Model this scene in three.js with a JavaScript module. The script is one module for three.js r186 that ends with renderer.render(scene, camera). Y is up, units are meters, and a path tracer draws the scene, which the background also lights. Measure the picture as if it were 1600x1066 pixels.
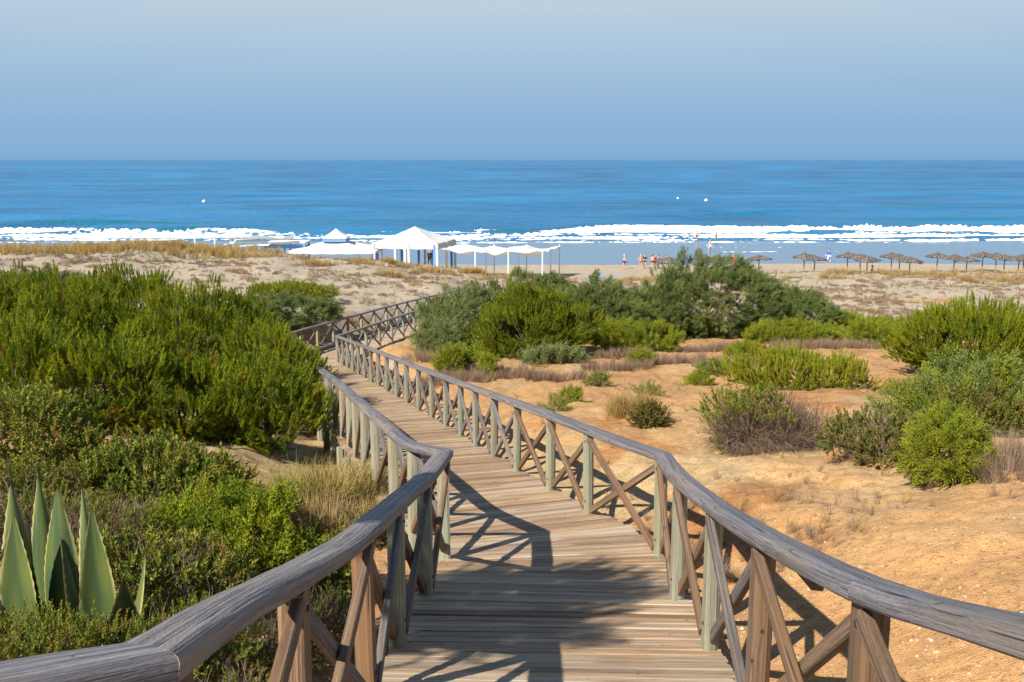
import * as THREE from 'three';
import { mergeGeometries, toCreasedNormals } from 'three/addons/utils/BufferGeometryUtils.js';
import { MarchingCubes } from 'three/addons/objects/MarchingCubes.js';

// ---------------------------------------------------------------- camera, sky, sun, exposure
const EYE = 13.05;                                   // metres above the sea
const scene = new THREE.Scene();
const camera = new THREE.PerspectiveCamera(36.86, 1600 / 1066, 0.1, 90000);
camera.position.set(0, EYE, 0);
camera.rotation.set(-10.03 * Math.PI / 180, 0, 0);
const renderer = new THREE.WebGLRenderer({ antialias: true });
renderer.toneMapping = THREE.LinearToneMapping;
renderer.toneMappingExposure = 1.8;
renderer.shadowMap.enabled = true;

const mix = (a, b, t) => a + (b - a) * t, clamp = (x, a = 0, b = 1) => Math.min(b, Math.max(a, x));
const sstep = (a, b, x) => { const t = clamp((x - a) / (b - a)); return t * t * (3 - 2 * t); };
function table(t, x) {                               // piecewise linear [[x, y...], ...]
  if (x <= t[0][0]) return t[0][1];
  for (let i = 1; i < t.length; i++) if (x <= t[i][0]) return mix(t[i - 1][1], t[i][1], (x - t[i - 1][0]) / (t[i][0] - t[i - 1][0]));
  return t[t.length - 1][1];
}
{ // hazy summer sky: blue band above the sea, paler a few degrees up, deeper blue towards the zenith
  const W = 512, H = 512, data = new Float32Array(W * H * 4);
  const R = [[-90, .08], [0, .128], [2, .15], [5, .205], [8.5, .285], [13, .275], [25, .125], [50, .06], [90, .04]];
  const G = [[-90, .16], [0, .235], [2, .256], [5, .298], [8.5, .355], [13, .345], [25, .185], [50, .105], [90, .076]];
  const B = [[-90, .28], [0, .372], [2, .382], [5, .398], [8.5, .412], [13, .405], [25, .285], [50, .2], [90, .165]];
  for (let j = 0; j < H; j++) {
    const e = (j + .5) / H * 180 - 90, r = table(R, e), g = table(G, e), b = table(B, e);
    for (let i = 0; i < W; i++) { const k = (j * W + i) * 4; data[k] = r; data[k + 1] = g; data[k + 2] = b; data[k + 3] = 1; }
  }
  const t = new THREE.DataTexture(data, W, H, THREE.RGBAFormat, THREE.FloatType);
  t.mapping = THREE.EquirectangularReflectionMapping; t.magFilter = t.minFilter = THREE.LinearFilter; t.needsUpdate = true;
  scene.background = t; scene.environment = t;
}
const sun = new THREE.DirectionalLight(new THREE.Color(1, .93, .81), 5);
sun.position.set(-.9, 1.12, 1.0).multiplyScalar(60).add(new THREE.Vector3(0, 8, -30));
sun.target.position.set(0, 8, -30);
sun.castShadow = true; sun.shadow.mapSize.set(4096, 4096);
Object.assign(sun.shadow.camera, { left: -90, right: 90, top: 90, bottom: -90, near: 1, far: 250 });
scene.add(sun, sun.target);

// ---------------------------------------------------------------- helpers
let seed = 7;
const setSeed = (s) => { seed = s | 0; };
const rnd = () => { seed = (seed + 0x6d2b79f5) | 0; let t = Math.imul(seed ^ (seed >>> 15), 1 | seed); t = (t + Math.imul(t ^ (t >>> 7), 61 | t)) ^ t; return ((t ^ (t >>> 14)) >>> 0) / 4294967296; };
const rr = (a, b) => a + (b - a) * rnd();
const pick = (a) => a[Math.floor(rnd() * a.length)];
const hash = (x, y, z) => { let h = Math.imul(x, 374761393) ^ Math.imul(y, 668265263) ^ Math.imul(z, 2147483647 ^ 0x5bd1e995); h = Math.imul(h ^ (h >>> 13), 1274126177); h = Math.imul(h ^ (h >>> 16), 0x85ebca6b); return ((h ^ (h >>> 13)) >>> 0) / 4294967296; };
const fade = (t) => t * t * t * (t * (t * 6 - 15) + 10);
function noise2(x, y, px = 0, py = 0, s = 0) {       // value noise in -1..1, optionally tiling
  const ix = Math.floor(x), iy = Math.floor(y), u = fade(x - ix), v = fade(y - iy);
  const wx = (i) => px ? ((i % px) + px) % px : i, wy = (i) => py ? ((i % py) + py) % py : i;
  const a = hash(wx(ix), wy(iy), s), b = hash(wx(ix + 1), wy(iy), s), c = hash(wx(ix), wy(iy + 1), s), d = hash(wx(ix + 1), wy(iy + 1), s);
  return mix(mix(a, b, u), mix(c, d, u), v) * 2 - 1;
}
function fbm(x, y, o = 4, px = 0, py = 0, s = 0) {
  let a = 1, f = 1, t = 0, n = 0;
  for (let i = 0; i < o; i++) { t += a * noise2(x * f, y * f, px * f, py * f, s + i * 17); n += a; a *= .5; f *= 2; }
  return t / n;
}
function noise3(x, y, z, s = 0) {
  const iz = Math.floor(z), w = fade(z - iz);
  return mix(noise2(x, y, 0, 0, iz * 31 + s), noise2(x, y, 0, 0, (iz + 1) * 31 + s), w);
}
const V = (x, y, z) => new THREE.Vector3(x, y, z);
const lin = (r, g, b) => new THREE.Color().setRGB(r, g, b);
const used = {};
function numbered(n) { used[n] = (used[n] ?? -1) + 1; return used[n] ? n + '_' + String(used[n]).padStart(3, '0') : n; }
function tag(o, label, category, group, kind) {
  if (label) o.userData.label = label;
  if (category) o.userData.category = category;
  if (group) o.userData.group = group;
  if (kind) o.userData.kind = kind;
  return o;
}
function thing(name, label, category, [x, y, z], group) {
  const g = new THREE.Group(); g.name = numbered(name); g.position.set(x, y, z); scene.add(g);
  return tag(g, label, category, group);
}
function mesh(name, geo, mat, parent) {
  const m = new THREE.Mesh(geo, mat); m.name = parent ? name : numbered(name); m.castShadow = m.receiveShadow = true; (parent ?? scene).add(m); return m;
}
function structure(name, geo, mat) { const m = mesh(name, geo, mat); m.userData.kind = 'structure'; return m; }
function instances(name, geo, mat, list, parent) {   // list: [Matrix4, Color]
  const m = new THREE.InstancedMesh(geo, mat, list.length); m.name = parent ? name : numbered(name); m.castShadow = m.receiveShadow = true; m.userData.kind = 'stuff';
  list.forEach(([mm, c], i) => { m.setMatrixAt(i, mm); m.setColorAt(i, c); });
  (parent ?? scene).add(m); return m;
}
const UPV = V(0, 1, 0), _q = new THREE.Quaternion(), _q2 = new THREE.Quaternion();
function place(p, dir, s, roll = rnd() * 6.283, sy = s) {
  _q.setFromUnitVectors(UPV, dir); _q2.setFromAxisAngle(UPV, roll); _q.multiply(_q2);
  return new THREE.Matrix4().compose(p, _q.clone(), V(s, sy, s));
}
function geoFrom(pos, idx, uv, col) {
  const g = new THREE.BufferGeometry(); g.setAttribute('position', new THREE.Float32BufferAttribute(pos, 3));
  if (uv) g.setAttribute('uv', new THREE.Float32BufferAttribute(uv, 2));
  if (col) g.setAttribute('color', new THREE.Float32BufferAttribute(col, 3));
  if (idx) g.setIndex(idx);
  return g;
}
function smooth(g) { g.computeVertexNormals(); return g; }
function tex(W, H, f, srgb = false) {
  const d = new Uint8Array(W * H * 4);
  for (let j = 0; j < H; j++) for (let i = 0; i < W; i++) { const c = f(i / W, j / H), k = (j * W + i) * 4; d[k] = clamp(c[0]) * 255; d[k + 1] = clamp(c[1]) * 255; d[k + 2] = clamp(c[2]) * 255; d[k + 3] = 255; }
  const t = new THREE.DataTexture(d, W, H); t.wrapS = t.wrapT = THREE.RepeatWrapping; t.magFilter = THREE.LinearFilter; t.minFilter = THREE.LinearMipmapLinearFilter; t.generateMipmaps = true;
  if (srgb) t.colorSpace = THREE.SRGBColorSpace; t.needsUpdate = true; return t;
}
function tube(pts, radii, sides = 5, vScale = 1) {   // tapered tube along points
  const pos = [], idx = [], uv = []; let len = 0, n = V(1, 0, .3).normalize();
  for (let i = 0; i < pts.length; i++) {
    const t = V().subVectors(pts[Math.min(i + 1, pts.length - 1)], pts[Math.max(i - 1, 0)]).normalize();
    n.addScaledVector(t, -n.dot(t)); if (n.lengthSq() < 1e-6) n.set(.3, .1, 1).addScaledVector(t, -t.dot(V(.3, .1, 1))); n.normalize();
    const b = V().crossVectors(t, n), r = Array.isArray(radii) ? radii[i] : radii; if (i) len += pts[i].distanceTo(pts[i - 1]);
    for (let k = 0; k <= sides; k++) { const a = k / sides * Math.PI * 2, c = Math.cos(a) * r, s = Math.sin(a) * r; pos.push(pts[i].x + n.x * c + b.x * s, pts[i].y + n.y * c + b.y * s, pts[i].z + n.z * c + b.z * s); uv.push(len * vScale, k / sides * .3); }
  }
  const m = sides + 1;
  for (let i = 0; i < pts.length - 1; i++) for (let k = 0; k < sides; k++) { const a = i * m + k; idx.push(a, a + 1, a + m, a + 1, a + m + 1, a + m); }
  return smooth(geoFrom(pos, idx, uv));
}
const std = (o) => new THREE.MeshStandardMaterial({ roughness: .9, ...o });

// ---------------------------------------------------------------- boardwalk lines, metres: [x, distance ahead, drop below the eye]
const CENTRE = [[.17, -3, 1.25], [.18, 0, 1.55], [.19, 2.2, 2.05], [.2, 3.25, 2.41], [.23, 4.85, 2.82], [.28, 6.4, 3.22], [.32, 7.6, 3.4], [.39, 8.9, 3.66], [.22, 10, 3.82], [-.11, 11, 3.98], [-.5, 12.3, 4.15], [-.9, 13.6, 4.3], [-2.14, 18.6, 5.06], [-4.85, 28.1, 6.28], [-7.3, 36.8, 7.4], [-7.62, 38.3, 7.55], [-7.3, 39.8, 7.63], [-5.05, 50.2, 8.13], [-2.33, 62.2, 8.86], [.4, 74.5, 9.6]];
const RIGHT = [[1.1, .6, .5], [1.17, 2.2, 1.03], [1.21, 3.25, 1.387], [1.247, 4.85, 1.8], [1.32, 6.4, 2.18], [1.3, 7.6, 2.38], [1.41, 9.25, 2.69], [.873, 11.1, 2.94], [.487, 12.5, 3.12], [.08, 13.75, 3.27], [-1.159, 18.9, 4.04], [-3.9, 28.5, 5.27], [-6.58, 37.9, 6.48], [-4.07, 50, 7.1], [-1.38, 62, 7.84], [1.4, 74.3, 8.6]];
const LEFT = [[-1.9, 1.05, .8], [-1.0, 1.85, .98], [-.8, 2.1, 1.05], [-.8, 2.63, 1.19], [-.82, 3.3, 1.4], [-.82, 3.9, 1.58], [-.8, 4.55, 1.75], [-.78, 5.7, 2.02], [-.76, 6.8, 2.26], [-.685, 7.7, 2.41], [-.63, 9.2, 2.65], [-1.1, 10.53, 2.94], [-1.5, 11.95, 3.12], [-1.9, 13.3, 3.27], [-3.13, 18.35, 4.04], [-5.87, 27.93, 5.27], [-8.55, 37.33, 6.48], [-8.72, 38.4, 6.53], [-6.0, 50.4, 7.1], [-3.33, 62.4, 7.84], [-.6, 74.6, 8.6]];
const world = ([x, d, h]) => V(x, EYE - h, -d);
class Line3 {                                         // arc-length polyline, smoothed except at sharp nodes
  constructor(nodes, sharp = []) {
    const P = nodes.map(world), out = [];
    let run = [P[0]];
    const flush = () => { if (run.length > 1) { const c = new THREE.CatmullRomCurve3(run, false, 'centripetal'), n = (run.length - 1) * 14, q = c.getPoints(n); if (out.length) q.shift(); out.push(...q); } };
    for (let i = 1; i < P.length; i++) { run.push(P[i]); if (sharp.includes(i)) { flush(); run = [P[i]]; } }
    flush();
    this.p = out; this.s = [0];
    for (let i = 1; i < out.length; i++) this.s.push(this.s[i - 1] + out[i].distanceTo(out[i - 1]));
    this.length = this.s[out.length - 1];
  }
  at(s) {
    let lo = 0, hi = this.s.length - 1; s = clamp(s, 0, this.length);
    while (hi - lo > 1) { const m = (lo + hi) >> 1; if (this.s[m] <= s) lo = m; else hi = m; }
    return V().lerpVectors(this.p[lo], this.p[hi], (s - this.s[lo]) / (this.s[hi] - this.s[lo] || 1));
  }
  dir(s, e = .05) { return V().subVectors(this.at(s + e), this.at(s - e)).normalize(); }
  atDepth(d) { for (let i = 1; i < this.p.length; i++) if (-this.p[i].z >= d && -this.p[i - 1].z < d) { const t = (d + this.p[i - 1].z) / (-this.p[i].z + this.p[i - 1].z); return mix(this.s[i - 1], this.s[i], t); } return this.length; }
}
const centre = new Line3(CENTRE), right = new Line3(RIGHT, [6, 12]), left = new Line3(LEFT, [2, 10, 17]);
const corridor = centre.p.filter((_, i) => i % 3 === 0);
function deckNear(x, z) {                             // [distance from the boardwalk's middle, deck height there]
  let best = 1e9, y = 0;
  for (let i = 1; i < corridor.length; i++) {
    const a = corridor[i - 1], b = corridor[i], dx = b.x - a.x, dz = b.z - a.z, t = clamp(((x - a.x) * dx + (z - a.z) * dz) / (dx * dx + dz * dz)), ex = x - a.x - dx * t, ez = z - a.z - dz * t, q = ex * ex + ez * ez;
    if (q < best) { best = q; y = mix(a.y, b.y, t); }
  }
  return [Math.sqrt(best), y];
}

// ---------------------------------------------------------------- terrain
const BASE = [[-12, 1.5], [0, 1.8], [3, 2.45], [6, 3.05], [10, 3.8], [15, 4.5], [20, 5.1], [30, 6.3], [45, 7.3], [60, 8], [80, 9], [100, 10]];
const SPOTS = [[1.99, 6.6, 3.34], [2.76, 5.9, 2.98], [3.13, 7.9, 3.28], [3.65, 7.0, 2.87], [2.92, 11.2, 3.81], [2.12, 11.6, 3.92], [1.18, 11.3, 4.15], [4.54, 14, 4.2], [4.3, 9.4, 3.33], [5.97, 12, 3.44], [6.66, 20, 4.59], [4.76, 18.5, 4.75], [2.49, 15.4, 4.36], [1.93, 20, 4.98], [1.73, 27, 5.95], [1.05, 33, 6.63], [6.49, 34, 6.61], [10.19, 32, 6.22], [9.79, 23.5, 5.49], [11.96, 24, 5.13], [6.05, 27, 6.04], [15.46, 42, 7.35], [10.91, 43, 7.52], [27.39, 62, 8.86], [32.04, 85, 9.99], [43.04, 98, 10.72], [47.59, 96, 10.68], [26.26, 93, 10.34], [11.94, 95, 11.17], [8.49, 104, 11.7], [0.0, 95, 11.0], [-4.71, 75, 8.82], [-10.82, 96, 9.65], [-15.78, 97, 9.27], [-20.8, 95, 8.78], [-28.15, 90, 8.32], [-39.39, 90, 8.03], [-36.35, 97, 8.17], [-47.28, 97, 8.48], [-9.14, 58, 7.92], [-13.65, 62, 7.68], [-18.85, 60, 7.05], [-25.48, 58, 6.45], [-9.8, 43, 6.8], [-4.37, 18.8, 5.4], [-4.08, 17, 5.15], [-3.65, 14, 4.6], [-2.35, 12, 4.3], [-1.5, 9.5, 3.86], [-2.13, 9.5, 3.8], [-2.38, 8, 3.45], [-3.4, 8.6, 3.4], [-2.96, 6.0, 2.9], [-2.33, 5.8, 2.95], [-2.36, 5.0, 2.75], [-4.49, 9.8, 3.47], [-4.02, 11.2, 3.81], [-5.43, 16.8, 4.81], [-6.79, 15, 4.3], [-9.26, 18, 4.56], [-8.31, 26, 5.73], [-12.91, 29, 5.45], [-4, 3.5, 2.2], [4, 3, 2.3], [-6, -4, 1.8], [6, -4, 1.8], [-70, 60, 7], [80, 70, 9.2], [-80, 98, 8.6], [90, 98, 10.6]];
const warp = (x, d) => [x / (d + 16) * 2.6, Math.log(d + 16) * 1.6], kern = (a, b, c, e) => Math.sqrt((a - c) ** 2 + (b - e) ** 2 + .006);
const rbf = (() => {
  const n = SPOTS.length, uv = SPOTS.map(([x, d]) => warp(x, d)), A = uv.map((a, i) => [...uv.map((b, j) => kern(...a, ...b) + (i === j ? -.02 : 0)), SPOTS[i][2] - table(BASE, SPOTS[i][1])]);
  for (let i = 0; i < n; i++) {
    let p = i; for (let k = i; k < n; k++) if (Math.abs(A[k][i]) > Math.abs(A[p][i])) p = k;
    [A[i], A[p]] = [A[p], A[i]];
    for (let k = 0; k < n; k++) if (k !== i) { const f = A[k][i] / A[i][i]; for (let j = i; j <= n; j++) A[k][j] -= f * A[i][j]; }
  }
  const w = A.map((r, i) => r[n] / r[i]);
  return (x, d) => { const [u, v] = warp(clamp(x, -120, 120), clamp(d, -12, 110)); let t = table(BASE, d); for (let i = 0; i < n; i++) t += w[i] * kern(u, v, uv[i][0], uv[i][1]); return t; };
})();
const BEACH = [[96, 11.9], [112, 12.42], [124, 12.99], [134, 13.08], [170, 13.4], [260, 15.5], [2000, 17]];
function smoothHeight(x, d) {                         // height without the fine bumps
  let h = d > 112 ? 0 : rbf(x, d);
  if (d > 96) h = mix(h, table(BEACH, d + 1.6 * noise2(x * .06, 3)), sstep(97, 108, d + 2.5 * noise2(x * .11, 9)));
  return EYE - h;
}
function height(x, z) {
  const d = -z; if (d > 180) return EYE - table(BEACH, d);
  let y = smoothHeight(x, d);
  const dune = sstep(38, 60, d) * (1 - sstep(98, 108, d));
  y += dune * (.42 * fbm(x * .16, z * .16, 4, 0, 0, 5) + .2 * noise2(x * .62, z * .62, 0, 0, 6));
  if (d < 100) y += (1 - dune) * (.13 * fbm(x * .45, z * .45, 3, 0, 0, 8) + (.055 + .04 * sstep(8, 13, d)) * fbm(x * 2.1, z * 2.1, 4, 0, 0, 9));
  else if (d < 122) y += .03 * fbm(x * .8, z * .8, 2, 0, 0, 9);
  if (d < 80) { const [q, dy] = deckNear(x, z); const low = dy - .3 - .28 * sstep(12, 17, d) * (1 - sstep(27, 33, d)) * (x < -2 ? 1 : .2); if (q < 4) y = mix(Math.min(low, y), y, sstep(1.15, 3.2, q)); }
  return y;
}
const ground = (x, d) => V(x, height(x, -d), -d);
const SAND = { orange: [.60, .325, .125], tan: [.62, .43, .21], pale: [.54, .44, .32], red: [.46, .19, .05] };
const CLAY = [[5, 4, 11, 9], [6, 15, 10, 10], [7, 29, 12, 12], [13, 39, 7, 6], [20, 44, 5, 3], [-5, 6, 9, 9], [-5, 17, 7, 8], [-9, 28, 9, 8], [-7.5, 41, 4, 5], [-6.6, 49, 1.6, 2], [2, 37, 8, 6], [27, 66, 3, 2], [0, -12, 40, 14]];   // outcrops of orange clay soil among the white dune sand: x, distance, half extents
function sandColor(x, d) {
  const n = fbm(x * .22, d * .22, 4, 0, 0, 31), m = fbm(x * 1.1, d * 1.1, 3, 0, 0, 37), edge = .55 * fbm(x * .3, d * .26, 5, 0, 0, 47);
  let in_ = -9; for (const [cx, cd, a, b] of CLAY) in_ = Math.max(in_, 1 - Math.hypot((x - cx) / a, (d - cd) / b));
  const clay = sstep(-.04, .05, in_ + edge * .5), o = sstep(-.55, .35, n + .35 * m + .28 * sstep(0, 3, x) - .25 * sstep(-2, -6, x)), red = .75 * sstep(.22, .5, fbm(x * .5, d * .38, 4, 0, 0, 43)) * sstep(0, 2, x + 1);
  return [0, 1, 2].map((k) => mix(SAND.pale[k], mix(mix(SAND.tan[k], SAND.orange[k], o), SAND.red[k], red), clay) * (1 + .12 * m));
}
{
  const xs = [0], ds = [];
  for (let x = 0, s = .09; x < 420; x += s) { if (x > 6.5) s *= 1.035; if (x) xs.push(x), xs.unshift(-x); }
  for (const e of [900, 3000, 12000, 45000]) { xs.push(e); xs.unshift(-e); }
  for (let d = -40; d < -4; d += 4) ds.push(d);
  for (let d = -4; d < 1.5; d += .3) ds.push(d);
  for (let d = 1.5, s = .085; d < 190; d += s) { ds.push(d); if (d > 15) s *= 1.02; }
  for (const e of [230, 300, 600, 2000, 9000, 60000]) ds.push(e);
  const pos = [], col = [], uv = [], idx = [], nx = xs.length;
  for (const d of ds) for (const x of xs) {
    const y = d < -4 ? height(clamp(x, -60, 60), 4) : Math.abs(x) > 420 ? height(Math.sign(x) * 420, -d) : height(x, -d);
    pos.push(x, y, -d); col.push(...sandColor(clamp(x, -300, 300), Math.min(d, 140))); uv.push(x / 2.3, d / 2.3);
  }
  for (let j = 0; j < ds.length - 1; j++) for (let i = 0; i < nx - 1; i++) { const a = j * nx + i; idx.push(a, a + 1, a + nx, a + 1, a + nx + 1, a + nx); }
  const grain = tex(1024, 1024, (u, v) => {
    const a = fbm(u * 24, v * 24, 5, 24, 24, 3), b = noise2(u * 400, v * 400, 400, 400, 4), c = fbm(u * 7, v * 7, 3, 7, 7, 8), peb = noise2(u * 130, v * 130, 130, 130, 14);
    const t = .84 + .12 * a + .07 * b + .05 * c + (peb > .62 ? .16 : peb < -.66 ? -.2 : 0); return [t, t * (1 + .015 * a), t * (1 + .03 * a)];
  }, true);
  const bump = tex(1024, 1024, (u, v) => { const p = noise2(u * 130, v * 130, 130, 130, 14), t = .5 + .2 * fbm(u * 32, v * 32, 5, 32, 32, 3) + .1 * noise2(u * 400, v * 400, 400, 400, 4) + (p > .62 ? .35 : 0); return [t, t, t]; });
  structure('ground', smooth(geoFrom(pos, idx, uv, col)), std({ vertexColors: true, map: grain, bumpMap: bump, bumpScale: .02, roughness: .96 }));
}

// ---------------------------------------------------------------- sea
{
  const ROLL = [[-6, 6, 193, .9, 4], [-85, -48, 190, .7, 4], [-115, -50, 214, .6, 5], [-60, -8, 224, .4, 5], [70, 140, 228, .55, 5], [42, 74, 250, .5, 5], [12, 48, 216, .4, 4], [-140, -90, 245, .4, 5], [-30, 20, 262, .35, 6], [90, 160, 285, .4, 6], [-90, -40, 300, .35, 6]];
  const roll = (x, d) => { let h = 0; for (const [a, b, c, hi, w] of ROLL) { const t = (x - a) / (b - a); if (t <= 0 || t >= 1) continue; const e = (d - c - 2.5 * noise2(x * .05, c)) / w; if (Math.abs(e) < 2.2) h = Math.max(h, hi * Math.exp(-e * e * 2.2) * Math.sin(Math.PI * t) ** .8 * (1 + .3 * noise2(x * .12, c))); } return h; };
  const waveH = (x, d) => {
    const f = sstep(165, 185, d) * (1 - sstep(900, 2500, d)), a = .3 * Math.sin(d * .36 + 3.2 * noise2(x * .016, d * .02, 0, 0, 51)) * (.5 + .5 * noise2(x * .022, d * .04, 0, 0, 52));
    return f * (a + .3 * fbm(x * .07, d * .26, 3, 0, 0, 53) + .07 * fbm(x * .4, d * .8, 2, 0, 0, 55)) + roll(x, d);
  };
  const ds = [], NX = 330; for (let d = 160, q = .5; d < 9000; d += q) { ds.push(d); q *= 1.0072; } for (const e of [11000, 16000, 26000, 60000]) ds.push(e);
  const pos = [], idx = [], uv = [], col = [], n = NX + 1;
  for (const d of ds) for (let i = 0; i <= NX; i++) {
    const x = (i / NX * 2 - 1) * (d * .75 + 90), k = 1 + sstep(500, 2500, d) * 3, w = fbm(x * .02 / k, d * .034 / k, 4, 0, 0, 81), w2 = fbm(x * .06 / k, d * .11 / k, 3, 0, 0, 83), r = sstep(.1, .5, roll(x, d)), nearS = 1 - sstep(170, 260, d);
    const c = [.012, .135, .30].map((v) => v * (1 + .34 * w + .26 * w2)); const t = [.008, .125, .18];
    pos.push(x, waveH(x, d), -d); uv.push(x / 60, d / 60); for (let q = 0; q < 3; q++) col.push(mix(c[q], t[q], clamp(.75 * r + .3 * nearS * (.5 + w))));
  }
  for (let j = 0; j < ds.length - 1; j++) for (let i = 0; i < NX; i++) { const a = j * n + i; idx.push(a, a + 1, a + n, a + 1, a + n + 1, a + n); }
  const swell = tex(1024, 1024, (u, v) => { const t = .5 + .3 * fbm(u * 8, v * 22, 5, 8, 22, 61) + .12 * noise2(u * 60, v * 120, 60, 120, 62); return [t, t, t]; });
  structure('sea', smooth(geoFrom(pos, idx, uv, col)), new THREE.MeshPhysicalMaterial({ vertexColors: true, roughness: .34, ior: 1.33, specularIntensity: .55, bumpMap: swell, bumpScale: .7 }));
  // thin sheet of water running over the flat beach
  const p2 = [], i2 = [], u2 = [], nx = 160, nd = 70;
  for (let j = 0; j <= nd; j++) for (let i = 0; i <= nx; i++) { const x = mix(-260, 260, i / nx), d = 121 + 46 * j / nd; p2.push(x, .012 + .016 * fbm(x * .08, d * .5, 3, 0, 0, 71), -d); u2.push(x / 24, d / 24); }
  for (let j = 0; j < nd; j++) for (let i = 0; i < nx; i++) { const a = j * (nx + 1) + i; i2.push(a, a + 1, a + nx + 1, a + 1, a + nx + 2, a + nx + 1); }
  const ripple = tex(512, 512, (u, v) => { const t = .5 + .4 * fbm(u * 3, v * 14, 4, 3, 14, 73); return [t, t, t]; });
  structure('shallow_water', smooth(geoFrom(p2, i2, u2)), new THREE.MeshPhysicalMaterial({ color: lin(.10, .16, .24), roughness: .1, ior: 1.33, bumpMap: ripple, bumpScale: .03 }));
}
const foamMat = std({ color: lin(.8, .82, .83), roughness: .85 });
function foam(x0, x1, d, wide, high, s, cut = 0) {    // a lumpy line of white water that dips under the sea where it thins out
  const nx = Math.ceil((x1 - x0) / .3), nd = 30, pos = [], idx = [];
  for (let j = 0; j <= nd; j++) for (let i = 0; i <= nx; i++) {
    const t = i / nx, x = mix(x0, x1, t), e = j / nd, dd = d + wide * (e - .5) + 2.4 * fbm(x * .045, 0, 2, 0, 0, s), ends = sstep(0, .08, t) * (1 - sstep(.92, 1, t));
    const env = Math.pow(Math.sin(Math.PI * e), .7), n1 = fbm(x * .3, dd * .55, 4, 0, 0, s + 3), fine = noise2(x * 1.7, dd * 1.9, 0, 0, s + 9), thin = fbm(x * .03, dd * .1, 3, 0, 0, s + 5);
    pos.push(x, -.1 + high * ends * env * clamp(.36 + .75 * n1 + .62 * fine + 1.1 * thin - cut, -.4, 1.2), -dd);
  }
  for (let j = 0; j < nd; j++) for (let i = 0; i < nx; i++) { const a = j * (nx + 1) + i; idx.push(a, a + 1, a + nx + 1, a + 1, a + nx + 2, a + nx + 1); }
  structure('sea_foam', smooth(geoFrom(pos, idx)), foamMat);
}
foam(4.5, 150, 192, 8, .95, 101, -.3); foam(40, 150, 199, 6, .9, 103, .1); foam(-14, 140, 182, 5, .6, 105, -.05); foam(-150, -42, 188, 8, .8, 107, -.15); foam(-52, -2, 187, 6, .7, 109, .05);
foam(-150, 140, 176, 5, .4, 111, .1); foam(-150, 150, 170, 5, .3, 113, .1); foam(-150, 150, 164, 3, .2, 115, .05); foam(-120, 130, 157, 1.5, .16, 117, .15); foam(-120, 60, 181, 5, .45, 119, .05); foam(-100, 140, 148, .9, .13, 121, .3); foam(-8, -1, 194, 2, 1.0, 123, .25); 

// ---------------------------------------------------------------- wood
function woodTex(ramp, s, knots = 5) {                // grain runs along u: 2 m by 0.5 m
  const W = 1024, H = 512, K = [...Array(knots)].map((_, i) => [hash(i, s, 1), hash(i, s, 2), .006 + .01 * hash(i, s, 3)]);
  const val = (u, v) => {
    let vv = v + .012 * fbm(u * 4, v * 3, 3, 4, 3, s), ring = 0, knot = 0;
    for (const [a, b, r] of K) { let du = u - a, dv = v - b; du -= Math.round(du); dv -= Math.round(dv); const q = Math.hypot(du * 2, dv * .5); vv += .012 * Math.sign(dv) * Math.exp(-((q / (r * 3)) ** 2)); if (q < r) knot = Math.max(knot, 1 - (q / r) ** 2); }
    ring = noise2(u * 3, vv * 64, 3, 64, s + 1) * .5 + .35 * noise2(u * 10, vv * 160, 10, 160, s + 2) + .2 * noise2(u * 40, vv * 256, 40, 256, s + 4) + .22 * noise2(u * 150, vv * 256, 150, 256, s + 5);
    const crack = noise2(u * 5, vv * 110, 5, 110, s + 6), patch = fbm(u * 3, v * 4, 3, 3, 4, s + 9);
    return [ring, knot, crack > .72 ? (crack - .72) * 3 : 0, patch];
  };
  return { map: tex(W, H, (u, v) => ramp(...val(u, v)), true), bump: tex(W, H, (u, v) => { const [r, k, c] = val(u, v), t = .55 + .3 * r - .5 * c + .15 * k; return [t, t, t]; }) };
}
const mixc = (a, b, t) => a.map((x, i) => mix(x, b[i], clamp(t)));
const ramp = (dark, light, other, kn) => (r, k, c, p) => { let q = mixc(dark, light, .5 + .62 * r); q = mixc(q, other, sstep(-.1, .5, p) * .75); q = mixc(q, kn, k * .9); return q.map((x) => x * (1 - .75 * clamp(c))); };
const WT = {
  deck: woodTex(ramp([.42, .33, .25], [.76, .66, .54], [.70, .65, .57], [.28, .19, .12]), 201, 9),
  rail: woodTex(ramp([.27, .26, .27], [.60, .575, .57], [.50, .455, .41], [.2, .15, .12]), 211, 7),
  green: woodTex(ramp([.42, .42, .37], [.64, .64, .57], [.56, .52, .43], [.30, .23, .16]), 221, 5),
  brown: woodTex(ramp([.28, .22, .17], [.54, .45, .37], [.46, .35, .25], [.2, .13, .08]), 231, 6),
};
const woodMat = (w, c, b = .004, rough = .72) => std({ map: WT[w].map, bumpMap: WT[w].bump, bumpScale: b, color: c, roughness: rough });
const deckMats = [[1, 1, 1], [.86, .82, .78], [1.1, 1.04, .96], [.72, .7, .7], [.95, .86, .74], [.62, .55, .48], [1.02, 1.02, 1.02]].map((c) => woodMat('deck', lin(...c)));
const railMats = [[.92, .95, 1.02], [.82, .85, .93], [1.0, .98, .98]].map((c) => woodMat('rail', lin(...c), .007, .62));
const greenMats = [[1, 1, 1], [.93, .9, .86], [.98, 1.03, .97]].map((c) => woodMat('green', lin(...c), .003));
const brownMats = [[1, 1, 1], [.85, .83, .82], [1.08, 1.0, .92]].map((c) => woodMat('brown', lin(...c), .003));
const greyMats = [[.9, .88, .86], [.78, .75, .72], [.7, .66, .62]].map((c) => woodMat('rail', lin(...c), .003));

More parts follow.
